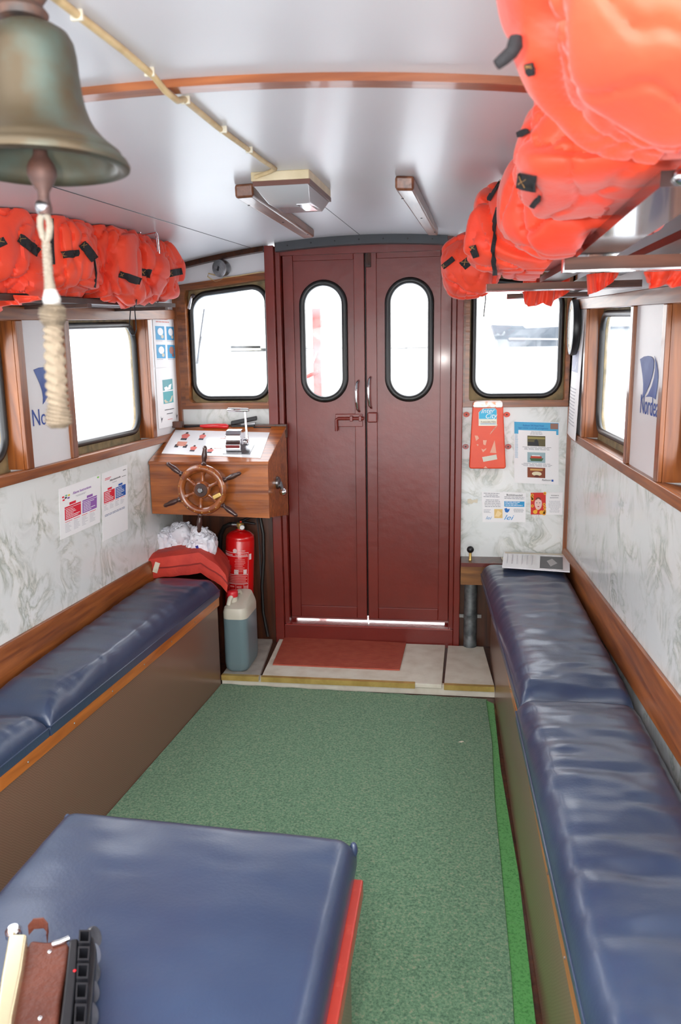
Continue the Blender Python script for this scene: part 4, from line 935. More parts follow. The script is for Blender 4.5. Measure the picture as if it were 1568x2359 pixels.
mb.add(vsx, fs); BV = BVHTree.FromPolygons(mb.v, mb.f)
rc = thing('float_cushion', 'faded red square float cushion draped over the far end of the left bench', 'cushion', cc - V((0, 0, .08)))
obj('cover', mb, REDCLOTH, rc, smooth=True)
obj('piping', MB().tube([vsx[M + k] for k in range(len(loop))], .0035, 6, closed=True), mat('dark red piping', (140, 36, 30), .7), rc, smooth=True)
def on_surface(bv, px, py, lift=.002):
    d = ray(px, py).normalized(); h = bv.ray_cast(EYE, d)
    if h[0] is None: return None
    n = h[1] if h[1].dot(d) < 0 else -h[1]
    return h[0] + n*lift, n
def ribbon(bv, pts, w, th=.003, lift=.002, n=10):
    """flat strap laid on a surface along image points; w = width in image pixels"""
    pts = [V(p) for p in pts]; L = [0]
    for a, b in zip(pts, pts[1:]): L.append(L[-1] + (b - a).length)
    rows = []
    for k in range(n + 1):
        t = L[-1]*k/n; i = max(j for j in range(len(pts) - 1) if L[j] <= t + 1e-9); f = (t - L[i])/(L[i + 1] - L[i]); c = pts[i].lerp(pts[i + 1], f)
        d = (pts[i + 1] - pts[i]).normalized(); nn = V((-d.y, d.x)); row = []
        for e in (-.5, -.17, .17, .5):
            h = on_surface(bv, *(c + nn*(w*e)), lift); row.append(h)
        if all(h is not None for h in row): rows.append(row)
    if len(rows) < 2: return None
    dep = [(h[0] - EYE).length for r in rows for h in r]; md = sorted(dep)[len(dep)//2]
    rows = [r for r in rows if all(abs((h[0] - EYE).length - md) < .25 for h in r)]
    if len(rows) < 2: return None
    m = MB(); a = [h[0] for r in rows for h in r]; b = [h[0] + h[1]*th for r in rows for h in r]; R_ = len(rows); q = lambda i, j: i*4 + j; K = len(a); fs = []
    for i in range(R_ - 1):
        for j in range(3): fs += [(q(i, j), q(i + 1, j), q(i + 1, j + 1), q(i, j + 1)), (K + q(i, j), K + q(i, j + 1), K + q(i + 1, j + 1), K + q(i + 1, j))]
        fs += [(q(i, 0), K + q(i, 0), K + q(i + 1, 0), q(i + 1, 0)), (q(i, 3), q(i + 1, 3), K + q(i + 1, 3), K + q(i, 3))]
    for i in (0, R_ - 1):
        for j in range(3): fs.append((q(i, j), q(i, j + 1), K + q(i, j + 1), K + q(i, j)))
    return m.add(a + b, fs)
r_ = ribbon(BV, [(364, 1296), (357, 1318)], 11)
if r_: obj('tape_patch', r_, PAPERG, rc)

def blob(c, r, seed, e=.75, fold=.10, lump=.16, freq=1.0, nu=72, nv=44, ridge=1.0, lim=None, shear=0, cuts=0):
    c = V(c); r = V(r); off = V((seed*3.7, seed*1.3, seed*2.1)); vs = []
    sg = lambda a: math.copysign(abs(a)**e, a); mr = (r.x + r.y + r.z)/3; rn = random.Random(seed*13); CU = [(V((rn.uniform(-.4, .4), rn.choice((-1, 1))*rn.uniform(.5, 1), rn.uniform(-.9, .9))).normalized(), rn.uniform(-.55, .55), rn.uniform(.05, .09)) for _ in range(cuts)]
    for i in range(nv + 1):
        th = PI*i/nv
        for k in range(nu):
            ph = 2*PI*k/nu; d = V((math.sin(th)*math.cos(ph), math.sin(th)*math.sin(ph), math.cos(th)))
            b = V((sg(d.x), sg(d.y), sg(d.z)))
            q = d*freq
            n1 = noise.noise(q*1.3 + off); n2 = noise.noise(V((q.x*2.2, q.y*2.2, q.z*1.1)) + off*1.7); n3 = noise.noise(q*4.6 + off*.6); n4 = noise.noise(q*9 + off)
            crease = -fold*ridge*math.exp(-(n2/.075)**2) - (fold*.45*math.exp(-(n3/.07)**2) if not cuts else 0)
            sc_ = 1 + lump*n1 + crease + (.02*n4 if not cuts else .010*n3)
            for cn, cd, st in CU:
                w_ = d.dot(cn) - cd + .12*n1 + .05*n2
                sc_ += st*(1/(1 + math.exp(-w_/.018)) - .5) - st*1.1*math.exp(-(w_/.05)**2)
            p = c + V((b.x*r.x, b.y*r.y, b.z*r.z))*sc_
            p.x += shear*(p.z - c.z)
            if lim: p = lim(p)
            vs.append(p)
    fs = [(i*nu + k, (i + 1)*nu + k, (i + 1)*nu + (k + 1) % nu, i*nu + (k + 1) % nu) for i in range(nv) for k in range(nu)]
    return MB().add(vs, fs)
for px, py, hw, hh_, y, sd, lab in ((378, 1262, 37, 34, 3.56, 4, 'white plastic bag on the red float cushion, against the marbled wall'), (424, 1247, 29, 33, 3.60, 9, 'upright white plastic bag in the middle of the red float cushion'), (466, 1262, 31, 36, 3.52, 15, 'white plastic bag on the red float cushion nearest the extinguisher')):
    c = aY(px, py, y); kx = (c - EYE).length/F
    c.z += .012
    b = thing('plastic_bag', lab, 'bag', c - V((0, 0, hh_*kx)), 'carrier bags on the red cushion')
    o = obj('bag', blob(c, (hw*kx*1.15, .065, hh_*kx*1.12), sd, .85, .24, .34, .95, 72, 50), PLAST, b, smooth=True)
    tp = c + V((.012, 0, hh_*kx*.75))
    obj('bag_handle', MB().slab(lambda u, v: tp + V(((u - .5)*.045*(1 - .3*v) + .012*math.sin(5*v + sd), .012*math.sin(u*9 + sd), v*.032)), 8, 4, (0, .0012, 0)), PLAST, b)
    if sd != 9: obj('bag_print', ribbon(BVHTree.FromPolygons([v.co + V(o.data.vertices[0].co)*0 for v in o.data.vertices], [tuple(p.vertices) for p in o.data.polygons]), [(px - 28 + sd, py - 5), (px - 24 + sd, py + 8)], 6, .001, .001, 4) or MB().ball(c, .002), ink((40, 44, 140)), b)
# cables on the dark panel
cb_ = obj('cable', MB().tube([aY(598, 1188, 3.86), aY(606, 1230, 3.855), aY(607, 1290, 3.855), aY(603, 1350, 3.855), aY(606, 1410, 3.84), aY(617, 1466, 3.83)], .0085, 8), BLACKR, smooth=True); tag(cb_, 'thick black cable hanging down the dark wooden panel beside the door', 'cable')
cb_ = obj('cable', MB().tube([aY(592, 1190, 3.862), aY(597, 1260, 3.862), aY(601, 1335, 3.862)], .003, 6), GREYP, smooth=True); tag(cb_, 'thin grey wire beside the thick black cable on the dark panel', 'cable')

# ------------------------------------------------------------------ right front corner
lg = thing('ledge', 'dark wooden ledge under the right marbled bulkhead', 'shelf', (.30, 3.84, .49))
ZL = .512
obj('shelf_board', MB().box(.042, XR - .024, 3.765, YF - .001, ZL - .016, ZL), DARKW, lg, bevel=.002)
obj('edge_bead', MB().box(.042, XR - .024, 3.758, 3.765, ZL - .018, ZL + .001), mat('dark red edge', (96, 34, 28), .35), lg)
obj('fascia', MB().box(.042, XR - .024, 3.785, 3.80, .395, ZL - .016), wood('bleached ledge wood', (96, 58, 24), (150, 98, 46), 'x', .5, 0), lg)
kn = thing('knob_lever', 'black ball knob on a short brass stem standing on the right ledge', 'lever', aY(1083, 1285, 3.83))
q = aY(1083, 1266, 3.82); obj('knob', MB().ball(q, .0175), BLACKP, kn, smooth=True)
obj('stem', MB().lathe([(.009, 0), (.007, .006), (.007, q.z - ZL - .012)], V((q.x, q.y, ZL + .0005)), (0, 0, 1), 12), BRASS, kn, smooth=True)
gp = thing('drain_pipe', 'galvanised grey upright pipe in the gap between door and right bench', 'pipe', (.1, 3.83, TREAD))
q = aY(1083, 1400, 3.86); obj('tube', MB().lathe([(.034, TREAD + .001), (.034, TREAD + .02), (.0325, TREAD + .025), (.0325, .394)], V((q.x, 3.845, 0)), (0, 0, 1), 28), GALV, gp, smooth=True)
obj('pipe_clip', MB().box(q.x - .055, q.x + .055, 3.845, 3.852, .205, .222), STEEL, gp); obj('pipe_clip', MB().lathe([(.0345, .203), (.0345, .224)], V((q.x, 3.845, 0)), (0, 0, 1), 28), GALV, gp)
s = Sheet('folder', 'plastic pocket of papers lying on the far end of the right bench', 'folder', [aY(1160, 1273, 3.865), aY(1311, 1278, 3.865), aZ(1312, 1319, .562), aZ(1156, 1308, .562)], m=mat('pocket paper', (226, 224, 228), .25, coat=.5), th=.004)
s.rect('picture', .56, .22, .90, .92, ink((96, 98, 100))); s.poly('photo_detail', [(.66, .5), (.74, .35), (.82, .6), (.72, .8)], ink((176, 176, 176)), .0004)
for k in range(6): s.lines(.06 + .075*k, .18, .08 + .075*k, .8, 7, PALEI, seed=k, ragged=.1)
s.rect('punched_edge', .02, .01, .98, .10, PAPERG)
pb = obj('magazine', MB().obox(V((.385, 3.83, ZL + .004)), (.140, .01, 0), (-.004, .045, 0), (0, 0, .003)), PAPERG); tag(pb, 'worn magazine under the paper pocket on the ledge', 'magazine')
# orange case on the bulkhead
oc = thing('rescue_case', 'worn orange metal case with a blue travel sticker on the right bulkhead', 'case', aY(1122, 1080, 3.87))
yo = 3.825; qd = [aY(*p, yo) for p in ((1080, 1080), (1165, 1080), (1158, 926), (1089, 926))]
P2 = rpoly([(p.x, p.z) for p in qd], .012, 5)
obj('body', MB().prism([V((x, yo, z)) for x, z in P2], (0, YF - .002 - yo, 0)), ORBOX, oc, bevel=.006)
lip = rpoly([(qd[3].x - .002, qd[3].z - .028), (qd[2].x + .002, qd[2].z - .028), (qd[2].x - .002, qd[2].z + .004), (qd[3].x + .002, qd[3].z + .004)], .012, 5)
l_ = obj('lid', MB().prism([V((x, yo - .003, z)) for x, z in lip], (0, YF - .002 - yo - .004, 0)), mat('scratched bare metal', (196, 186, 180), .35, metal=.6, col2=(220, 120, 90), nscale=60, nlow=.5, nhigh=.7), oc, bevel=.004); l_['label'] = 'worn bare metal top edge'
for px, py in ((1074, 955), (1167, 955), (1072, 1029), (1170, 1029)):
    q = aY(px, py, YF - .006); obj('mounting_ear', MB().prism([V((q.x + .016*math.cos(2*PI*k/12), q.y, q.z + .013*math.sin(2*PI*k/12))) for k in range(12)], (0, .005, 0)), ORBOX if py < 1000 else REDTRIM, oc)
    obj('screw', MB().lathe([(.004, 0), (.003, .002)], q, (0, -1, 0), 8), BLACKP, oc)
def oq(px, py, d=.0008): return aY(px, py, yo - d)
st_ = obj('sticker', MB().prism([oq(*p) for p in ((1102, 981), (1144, 981), (1144, 945), (1140, 940), (1112, 941), (1102, 950))], (0, .0005, 0)), ink((226, 226, 210)), oc); st_['label'] = 'blue and white travel sticker'
obj('sticker_blue', MB().prism([oq(*p, .0012) for p in ((1103, 965), (1143.5, 965), (1143.5, 945), (1140, 941), (1112, 941.5), (1103, 950))], (0, .0004, 0)), ink((70, 176, 214)), st_)
text('Inter', oq(1107, 952, .0016), (1, 0, .05), (0, 0, 1), .022, WHITEI, st_, fit=.065, shear=.35); text('City', oq(1116, 964, .0016), (1, 0, .05), (0, 0, 1), .024, WHITEI, st_, fit=.055, shear=.35)
text('FLAGGRUTEN', oq(1107, 974, .0016), (1, 0, 0), (0, 0, 1), .008, ink((110, 60, 50)), st_, fit=.070); obj('sticker_rule', MB().prism([oq(*p, .0012) for p in ((1106, 977), (1142, 977), (1142, 976), (1106, 976))], (0, .0004, 0)), BLUI, st_)
obj('label_remnant', MB().prism([oq(*p) for p in ((1110, 1053), (1143, 1047), (1145, 1058), (1113, 1064))], (0, .0005, 0)), ink((206, 204, 190)), oc)
for pts in (((1093, 1003), (1100, 1004), (1103, 1010), (1096, 1016)), ((1097, 1023), (1102, 1024), (1100, 1028)), ((1112, 1014), (1121, 1014), (1118, 1026), (1113, 1024)), ((1128, 1043), (1139, 1014), (1143, 1044)), ((1113, 1078), (1118, 1074), (1123, 1079)), ((1108, 1034), (1112, 1042), (1119, 1036), (1120, 1032), (1114, 1036))):
    obj('paint_chip', MB().prism([oq(*p) for p in pts], (0, .0005, 0)), mat('scraped paint', (222, 160, 136), .5), oc)
for k in range(7):
    px, py = 1128 + k*2.2, 1000 - k*2.6; obj('scratch', MB().prism([oq(*p) for p in ((px, py), (px + 4, py - 7), (px + 5, py - 6), (px + 1.2, py + .5))], (0, .0005, 0)), mat('scraped paint', (222, 160, 136), .5), oc)
# round disc on the right wall, seen almost edge on
dc = thing('wall_disc', 'round dark rimmed disc on the right wall in the front corner', 'wall disc', PR(3.74, 1.62, .03))
qc = PR(3.735, 1.625, .038); nn = V((-1, .022, 0)).normalized()
obj('rim', MB().lathe([(.110, -.026), (.122, -.02), (.124, -.006), (.119, .005), (.110, .007), (.106, .003)], qc, nn, 48), BLACKP, dc, smooth=True)
f_ = obj('face', MB().lathe([(.109, .002), (.104, .0035)], qc, nn, 48), mat('aged dial', (206, 186, 150), .3, coat=.5), dc); f_['label'] = 'aged tan outer face'
obj('centre', MB().lathe([(.078, .0036), (.070, .0056), (.01, .006)], qc, nn, 32), mat('pale dial centre', (232, 228, 220), .25, coat=.4), dc, smooth=True)
for k in range(12):
    a = 2*PI*k/12; c_ = qc + nn*.0036 + V((0, math.cos(a)*.091, math.sin(a)*.091))
    obj('dial_mark', MB().obox(c_, nn*.0004, V((0, math.cos(a), math.sin(a)))*.006, V((0, -math.sin(a), math.cos(a)))*.003), mat('dial print', (110, 96, 74), .6), dc)

# ------------------------------------------------------------------ front left: lamp, cable, wiper motor arm
sl = thing('spotlight', 'small round brass lamp on the white panel above the left front window', 'lamp', aY(512, 622, 3.88))
q = aY(508, 618, 3.86); dn = V((-.35, -1, -.15)).normalized()
obj('housing', MB().lathe([(.012, -.05), (.030, -.046), (.038, -.03), (.040, .0), (.041, .012), (.037, .014)], q, dn, 32), STEEL, sl, smooth=True)
obj('lens', MB().lathe([(.036, .010), (.02, .0125), (.001, .013)], q, dn, 28), mat('frosted lens', (206, 204, 196), .25, coat=.5), sl, smooth=True)
obj('bulb', MB().obox(q + dn*.014 + V((-.004, 0, 0)), (.004, 0, .010), dn*.002, (-.004, 0, .002)), BLACKP, sl)
obj('lead', MB().tube([aY(*p, 3.885) for p in ((505, 632), (496, 634), (480, 630), (478, 637), (488, 644), (497, 649), (508, 645), (516, 640), (540, 637), (600, 627), (612, 627), (617, 636))], .0032, 8), CABLE, sl, smooth=True)
wm = thing('wiper_arm', 'small chrome wiper handle in the upper corner of the left front window', 'handle', aY(438, 700, 3.87))
obj('lever', MB().tube([aY(441, 682, 3.90), aY(438, 695, 3.885), aY(434, 712, 3.88)], [.006, .0075, .0085], 10), CHROME, wm, smooth=True)
obj('pivot', MB().ball(aY(444, 681, 3.905), (.012, .012, .010)), RUST, wm, smooth=True)

# ------------------------------------------------------------------ roof: beam, cable, lamp, grab rails
mb = MB(); n = 40
for k in range(n):
    a, b = XL + (XR - XL)*k/n, XL + (XR - XL)*(k + 1)/n; y0, y1 = 1.262, 1.300
    mb.hexa([(a, y0, ceilz(a, y0) - .012), (b, y0, ceilz(b, y0) - .012), (b, y1, ceilz(b, y1) - .012), (a, y1, ceilz(a, y1) - .012), (a, y0, ceilz(a, y0) + .001), (b, y0, ceilz(b, y0) + .001), (b, y1, ceilz(b, y1) + .001), (a, y1, ceilz(a, y1) + .001)])
struct('trim_15', mb, BEAMW)
zc = lambda x, y, d: V((x, y, ceilz(x, y) - d))
cab = thing('roof_cable', 'cream cable running along the roof to the lamp', 'cable', zc(-.45, 1.4, .01))
cpts = [zc(-.452, .55, .006), zc(-.449, .94, .006), zc(-.448, 1.10, .006), zc(-.449, 1.21, .008), zc(-.446, 1.25, .019), zc(-.447, 1.31, .019), zc(-.450, 1.35, .007), zc(-.455, 1.56, .006), zc(-.452, 1.75, .006), zc(-.451, 1.90, .006), zc(-.446, 2.02, .006), zc(-.470, 2.05, .008), zc(-.512, 2.08, .012)]
obj('sheath', MB().tube(cpts, .0052, 10), CABLE, cab, smooth=True)
for y in (.97, 1.20, 1.36, 1.58, 1.78): obj('cable_clip', MB().obox(zc(-.45, y, .006), (.008, 0, 0), (0, .003, 0), (0, 0, .0065)), PAPERG, cab, bevel=.002)
lt = thing('ceiling_lamp', 'rectangular cream roof lamp with clear faceted cover', 'lamp', zc(-.45, 2.25, .03))
lx0, lx1, ly0, ly1 = -.525, -.372, 2.08, 2.44
def top4(x0, x1, y0, y1, d): return [zc(x0, y0, d), zc(x1, y0, d), zc(x1, y1, d), zc(x0, y1, d)]
flat = lambda q, d: [V((p.x, p.y, p.z - d)) for p in q]
b4 = top4(lx0, lx1, ly0, ly1, 0); 
obj('base', MB().hexa(flat(b4, .022) + flat(b4, -.001)), mat('cream lamp base', (222, 206, 172), .45, col2=(196, 178, 140), nscale=12), lt, bevel=.003)
b5 = top4(lx0 + .004, lx1 + .001, ly0 + .003, ly1 - .003, 0); obj('gasket', MB().hexa(flat(b5, .034) + flat(b5, .022)), mat('brown lamp seam', (104, 66, 56), .5), lt)
b6 = top4(lx0 + .006, lx1 - .004, ly0 + .006, ly1 - .006, 0); b7 = top4(lx0 + .022, lx1 - .018, ly0 + .10, ly1 - .05, 0)
obj('cover', MB().hexa(flat(b7, .066) + flat(b6, .034)), LAMPG, lt, bevel=.002)
obj('reflector', MB().hexa(flat(top4(lx1 - .06, lx1 - .026, ly0 + .13, ly1 - .09, 0), .0675) + flat(top4(lx1 - .06, lx1 - .026, ly0 + .13, ly1 - .09, 0), .0655)), CHROME, lt)
def block(label, na, nb_, fa_, fb_, y0, y1):
    pts = [zc(na, y0, .036), zc(nb_, y0, .036), zc(fb_, y1, .034), zc(fa_, y1, .034), zc(na, y0 - .006, -.001), zc(nb_, y0 - .006, -.001), zc(fb_, y1 + .006, -.001), zc(fa_, y1 + .006, -.001)]
    t = thing('grab_rail', label, 'rail', zc(na, (y0 + y1)/2, .03)); o = obj('rail', MB().hexa(pts), BLOCKW, t, bevel=.008)
    for k in (.12, .5, .88): obj('screw', MB().lathe([(.004, 0), (.003, .0015)], pts[0].lerp(pts[2], k) + V((0, 0, -.0002)), (0, 0, -1), 8), BLACKP, t)
block('wooden grab rail on the roof left of the lamp', -.612, -.558, -.655, -.606, 2.24, 3.48)
block('wooden grab rail on the roof right of the lamp', -.163, -.112, -.122, -.076, 2.20, 3.50)

# ------------------------------------------------------------------ bell and bell rope
bx, by = -.421, .80
bl = thing('ship_bell', "weathered bronze ship's bell hanging from the roof at upper left", 'bell', (bx, by, 1.684))
outp = [(.088, 1.682), (.0885, 1.685), (.086, 1.690), (.083, 1.6925), (.0815, 1.6935), (.0805, 1.697), (.073, 1.703), (.071, 1.7045), (.064, 1.711), (.057, 1.719), (.0515, 1.729), (.0475, 1.741), (.0450, 1.755), (.0435, 1.772), (.0425, 1.788), (.0405, 1.799), (.036, 1.807), (.027, 1.8125), (.016, 1.816), (.008, 1.8165)]
inp = [(.006, 1.810), (.028, 1.806), (.036, 1.797), (.039, 1.772), (.041, 1.752), (.045, 1.735), (.052, 1.718), (.060, 1.706), (.067, 1.697), (.071, 1.690), (.073, 1.684), (.080, 1.680), (.088, 1.682)]
mb = MB(); prof = [(r, z) for r, z in outp + inp]; seg = 64
mb.add([V((bx + r*math.cos(2*PI*k/seg), by + r*math.sin(2*PI*k/seg), z)) for r, z in prof for k in range(seg)], [(i*seg + k, i*seg + (k + 1) % seg, (i + 1)*seg + (k + 1) % seg, (i + 1)*seg + k) for i in range(len(prof) - 1) for k in range(seg)])
obj('bell_body', mb, PATINA, bl, smooth=True)
obj('mount', MB().lathe([(.012, 1.815), (.024, 1.819), (.026, 1.826), (.020, 1.834), (.028, 1.846), (.030, 1.87), (.036, 1.884)], (bx - .008, by, 0), (0, 0, 1), 24), mat('dark bell hanger', (48, 42, 40), .6, col2=(90, 60, 46), nscale=40), bl, smooth=True)
cl = obj('clapper', MB().lathe([(.006, 1.795), (.0065, 1.70), (.0075, 1.693), (.0125, 1.686), (.0145, 1.680), (.0145, 1.674), (.012, 1.668), (.006, 1.658), (.0055, 1.652), (.0075, 1.642), (.0065, 1.636)], (bx, by, 0), (0, 0, 1), 24), RUST, bl, smooth=True); cl['label'] = 'rusty iron clapper'
br = thing('bell_rope', 'knotted cream rope hanging from the bell clapper', 'rope', aY(135, 960, by))
obj('shackle', MB().ball(aY(100, 478, by), .0085).tube([aY(97, 470, by), aY(94, 500, by), aY(104, 500, by), aY(103, 470, by)], .003, 8), STEEL, br, smooth=True)
lpp = [aY(*p, by) for p in ((99, 492), (93, 505), (93, 522), (99, 545), (106, 562), (112, 545), (115, 522), (112, 505), (104, 492))]
obj('cord_loop', MB().tube(lpp, .0036, 8), CORD, br, smooth=True)
def rope(pts, rad, m, name, tw=0, amp=0, n=90, seg=14):
    pts = [V(p) for p in pts]; P_ = []; R_ = []
    for k in range(n + 1):
        f = k/n*(len(pts) - 1); i = min(int(f), len(pts) - 2); P_.append(pts[i].lerp(pts[i + 1], f - i)); fr_ = f - i
        R_.append(rad[i]*(1 - fr_) + rad[i + 1]*fr_)
    mb = MB().tube(P_, R_, seg)
    for j, v in enumerate(mb.v):
        k, a = divmod(j, seg)
        if k <= n: v += (v - P_[k]).normalized()*amp*math.sin(tw*k/n*2*PI + 3*2*PI*a/seg)
    return obj(name, mb, m, br, smooth=True)
rope([aY(*p, by) for p in ((106, 560), (109, 600), (112, 640), (116, 672))], [.0042, .0045, .0045, .006], CORD, 'cord', 16, .0008)
rope([aY(*p, by) for p in ((116, 668), (119, 690), (121, 705))], [.0062, .0095, .008], mat('white whipping', (168, 166, 162), .5), 'whipping', 10, .0004)
rope([aY(*p, by) for p in ((120, 700), (121, 710), (121, 722), (122, 740), (123, 752), (124, 790), (128, 850), (131, 900), (134, 935), (135, 955), (136, 975), (137, 986))], [.008, .0125, .0135, .0125, .0095, .0095, .0105, .0105, .0105, .013, .0135, .008], ROPE, 'braided_grip', 26, .0016, 160, 18)

# ------------------------------------------------------------------ life vests and racks
def limL(p):
    zb = 1.705 + .052*(p.y - 2.5)
    if p.x < -1.165: p.z = max(p.z, zb)
    p.x = max(p.x, XL + .01); p.z = min(p.z, ceilz(p.x, p.y) - .004); return p
def limR(p):
    zb = 1.697 + (.04*(p.y - 1.6) if p.y > 1.6 else 0)
    if p.x > .215: p.z = max(p.z, zb)
    p.x = min(p.x, XR - .01); p.z = min(p.z, ceilz(p.x, p.y) - .004); return p
def vest(label, group, px, py, Y, hw, hh_, ry, seed, lim, straps=(), cords=(), e=.7, fold=.14, lump=.18, freq=1.15, flaps=(), dx=0, shear=0):
    c = aY(px, py, Y) + V((dx, 0, 0)); kx = (c - EYE).dot(V((R3[0], R3[1], R3[2])))/F
    r = V((hw*kx, ry, hh_*kx)); mb = blob(c, r, seed, e, fold*.55, lump, freq, 120, 76, lim=lim, cuts=4, shear=shear)
    v = thing('life_vest', label, 'life vest', c - V((0, 0, r.z)), group)
    obj('body', mb, ORANGE, v, smooth=True); bv = BVHTree.FromPolygons(mb.v, mb.f)
    for pts, w in flaps:                              # a folded-over layer lying on the body
        f_ = ribbon(bv, pts, w, .012, .001, 24)
        if f_: obj('flap', f_, ORANGE, v, smooth=True)
    VESTS.append((v, bv)); STR.extend(straps); CRD.extend(cords); return v
def front_vest(px, py):
    best = None
    for v, bv in VESTS:
        h = bv.ray_cast(EYE, ray(px, py).normalized())
        if h[0] is not None and (best is None or h[3] < best[2]): best = (v, bv, h[3])
    return best
def dress():
    for pts, w in STR:
        mid = (V(pts[0]) + V(pts[-1]))/2 if len(pts) == 2 else V(pts[len(pts)//2])
        fv = front_vest(*mid)
        if not fv: continue
        v, bv = fv[0], fv[1]
        m_ = ribbon(bv, pts, w, .0025, .003, 14)
        if m_:
            s_ = obj('strap', m_, WEB, v); (s_x, s_y), (e_x, e_y) = pts[0], pts[1]
            d = V((e_x - s_x, e_y - s_y)).normalized(); a = V((s_x, s_y)) + d*1; b = a + d*w*.5; nn = V((-d.y, d.x))*w*.3
            if w > 8:
                for q in ((a + nn, b - nn), (a - nn, b + nn)):
                    x_ = ribbon(bv, q, 1.4, .0006, .0058, 4)
                    if x_: obj('stitching', x_, STITCH, s_)
    for pts, w in CRD:
        fv = front_vest(*pts[len(pts)//2])
        if not fv: continue
        v, bv = fv[0], fv[1]
        P_ = [h[0] for h in (on_surface(bv, *q, .004) for q in pts) if h]
        if len(P_) > 1: obj('toggle_cord', MB().tube(P_, w, 8), BLACKP, v, smooth=True)
VESTS, STR, CRD = [], [], []
R3 = (_rt.z, _fy.z, _up.z)
GL, GR = 'life vests on the left rack', 'life vests on the right rack'
vest('orange life vest at the far end of the left rack, by the front bulkhead', GL, 362, 626, 3.12, 66, 70, .15, 1, limL, straps=(([(386, 631), (418, 624)], 15), ([(322, 626), (346, 630)], 16)), e=.8, dx=-.02)
vest('orange life vest second from the far end of the left rack', GL, 300, 612, 2.88, 84, 82, .16, 2, limL, straps=(([(274, 631), (322, 648)], 16),), cords=(([(314, 700), (312, 690)], .002),), dx=-.02)
vest('orange life vest with hanging toggle cord, middle of the left rack', GL, 218, 604, 2.62, 92, 94, .17, 3, limL, straps=(([(187, 560), (216, 598)], 19), ([(143, 588), (180, 582)], 16)), cords=(([(214, 596), (219, 628), (217, 660), (213, 674)], .0035),), dx=-.01)
vest('orange life vest behind the bell rope, left rack', GL, 128, 588, 2.38, 95, 100, .17, 4, limL, straps=(([(43, 548), (88, 584)], 20), ([(118, 505), (122, 610)], 9)), dx=0)
vest('orange life vest at the left edge of the picture, nearest on the left rack', GL, 18, 588, 2.14, 105, 104, .19, 6, limL, straps=(([(-3, 552), (6, 568)], 20),), dx=-.02)
vest('loose orange life vest lying higher against the roof at the left edge', GL, 50, 500, 2.30, 120, 44, .14, 9, limL, dx=-.02)
def drape(label, group, top, bot, Y, amp, seed):
    """loose cloth hanging between an upper and a lower line of image points, gathered into folds"""
    def along(q, u):
        f = u*(len(q) - 1); i = min(int(f), len(q) - 2); return V(q[i]).lerp(V(q[i + 1]), f - i)
    def fn(u, v):
        p = along(top, u).lerp(along(bot, u), v); f = math.sin(u*19 + seed) + .6*math.sin(u*41 + seed*2) + .5*noise.noise(V((u*8, v*3, seed)))
        return aY(p.x, p.y, Y) + V((0, amp*f*(.25 + .75*v) - .02*math.sin(PI*u), 0))
    v = obj('life_vest', MB().slab(fn, 72, 16, (0, .012, 0)), ORANGE, smooth=True); return tag(v, label, 'life vest', group)
drape('orange vest corner hanging below the left rack board at the left edge', GL, [(-60, 676), (0, 680), (88, 682)], [(-60, 760), (-20, 735), (5, 716), (28, 703), (50, 703), (72, 696), (90, 686)], 2.05, .010, 3)

rk = thing('luggage_rack', 'dark wooden rack board along the left wall under the life vests', 'rack', (-1.28, 2.5, 1.68))
DARKM = mat('dull dark brown wood', (58, 34, 26), .6, col2=(74, 46, 34), nscale=30)
zr = lambda y: 1.685 + .052*(y - 2.5)
def board(x0, x1, y0, y1, th=.016, up=0): return MB().hexa([(x0, y0, zr(y0) + up), (x1, y0, zr(y0) + up), (x1, y1, zr(y1) + up), (x0, y1, zr(y1) + up), (x0, y0, zr(y0) + up + th), (x1, y0, zr(y0) + up + th), (x1, y1, zr(y1) + up + th), (x0, y1, zr(y1) + up + th)])
obj('slat', board(XL + .03, -1.30, 1.6, 3.3), DARKM, rk); obj('slat', board(-1.27, -1.18, 1.6, 3.3), DARKM, rk)
for y in (1.75, 2.45, 3.15): obj('crossbar', board(XL + .001, -1.17, y, y + .03, .012, -.013), DARKM, rk)
obj('hanger', MB().tube([zc(-1.13, 2.83, .0), zc(-1.13, 2.83, .010), zc(-1.07, 2.83, .010), zc(-1.065, 2.83, .02), zc(-1.065, 2.84, .085)], .0035, 8), CHROME, rk, smooth=True)
obj('hanger', MB().tube([zc(-1.09, 2.87, .0), zc(-1.085, 2.87, .016), zc(-1.082, 2.87, .085)], .0035, 8), CHROME, rk, smooth=True)
for lab, pts in (('black cord loop hanging from the left life vests over the window', ((302, 690), (299, 735), (297, 760), (303, 771), (310, 772), (314, 760), (312, 735), (308, 690))), ('small black cord loop under the farthest left life vest', ((346, 694), (350, 700), (357, 702), (363, 698), (364, 692)))):
    o = obj('cord_loop', MB().tube([aY(x, y, 2.86 if len(pts) > 6 else 3.12) for x, y in pts], .0022, 6), BLACKP, smooth=True); tag(o, lab, 'cord')

vest('large orange life vest lit by the flash, nearest on the right rack', GR, 1492, 95, .86, 300, 265, .16, 12, limR, e=.8, fold=.06, lump=.10, shear=-.55, straps=(([(1222, 140), (1228, 165)], 16),))
vest('orange life vest just behind the nearest one on the right rack', GR, 1395, 330, 1.22, 200, 130, .17, 13, limR, e=.75, fold=.10, straps=(([(1198, 268), (1212, 312)], 26),))
vest('orange life vest above the black rail, middle of the right rack', GR, 1330, 470, 1.62, 165, 120, .20, 14, limR, fold=.12, straps=(([(1198, 412), (1236, 418)], 34), ([(1244, 446), (1226, 470)], 8)))
vest('wide orange life vest with a long black strap, right rack', GR, 1245, 535, 2.12, 160, 112, .22, 16, limR, fold=.12, straps=(([(1150, 478), (1140, 520), (1136, 590), (1140, 630)], 9), ([(1152, 420), (1128, 462)], 9), ([(1090, 565), (1098, 590)], 14)))
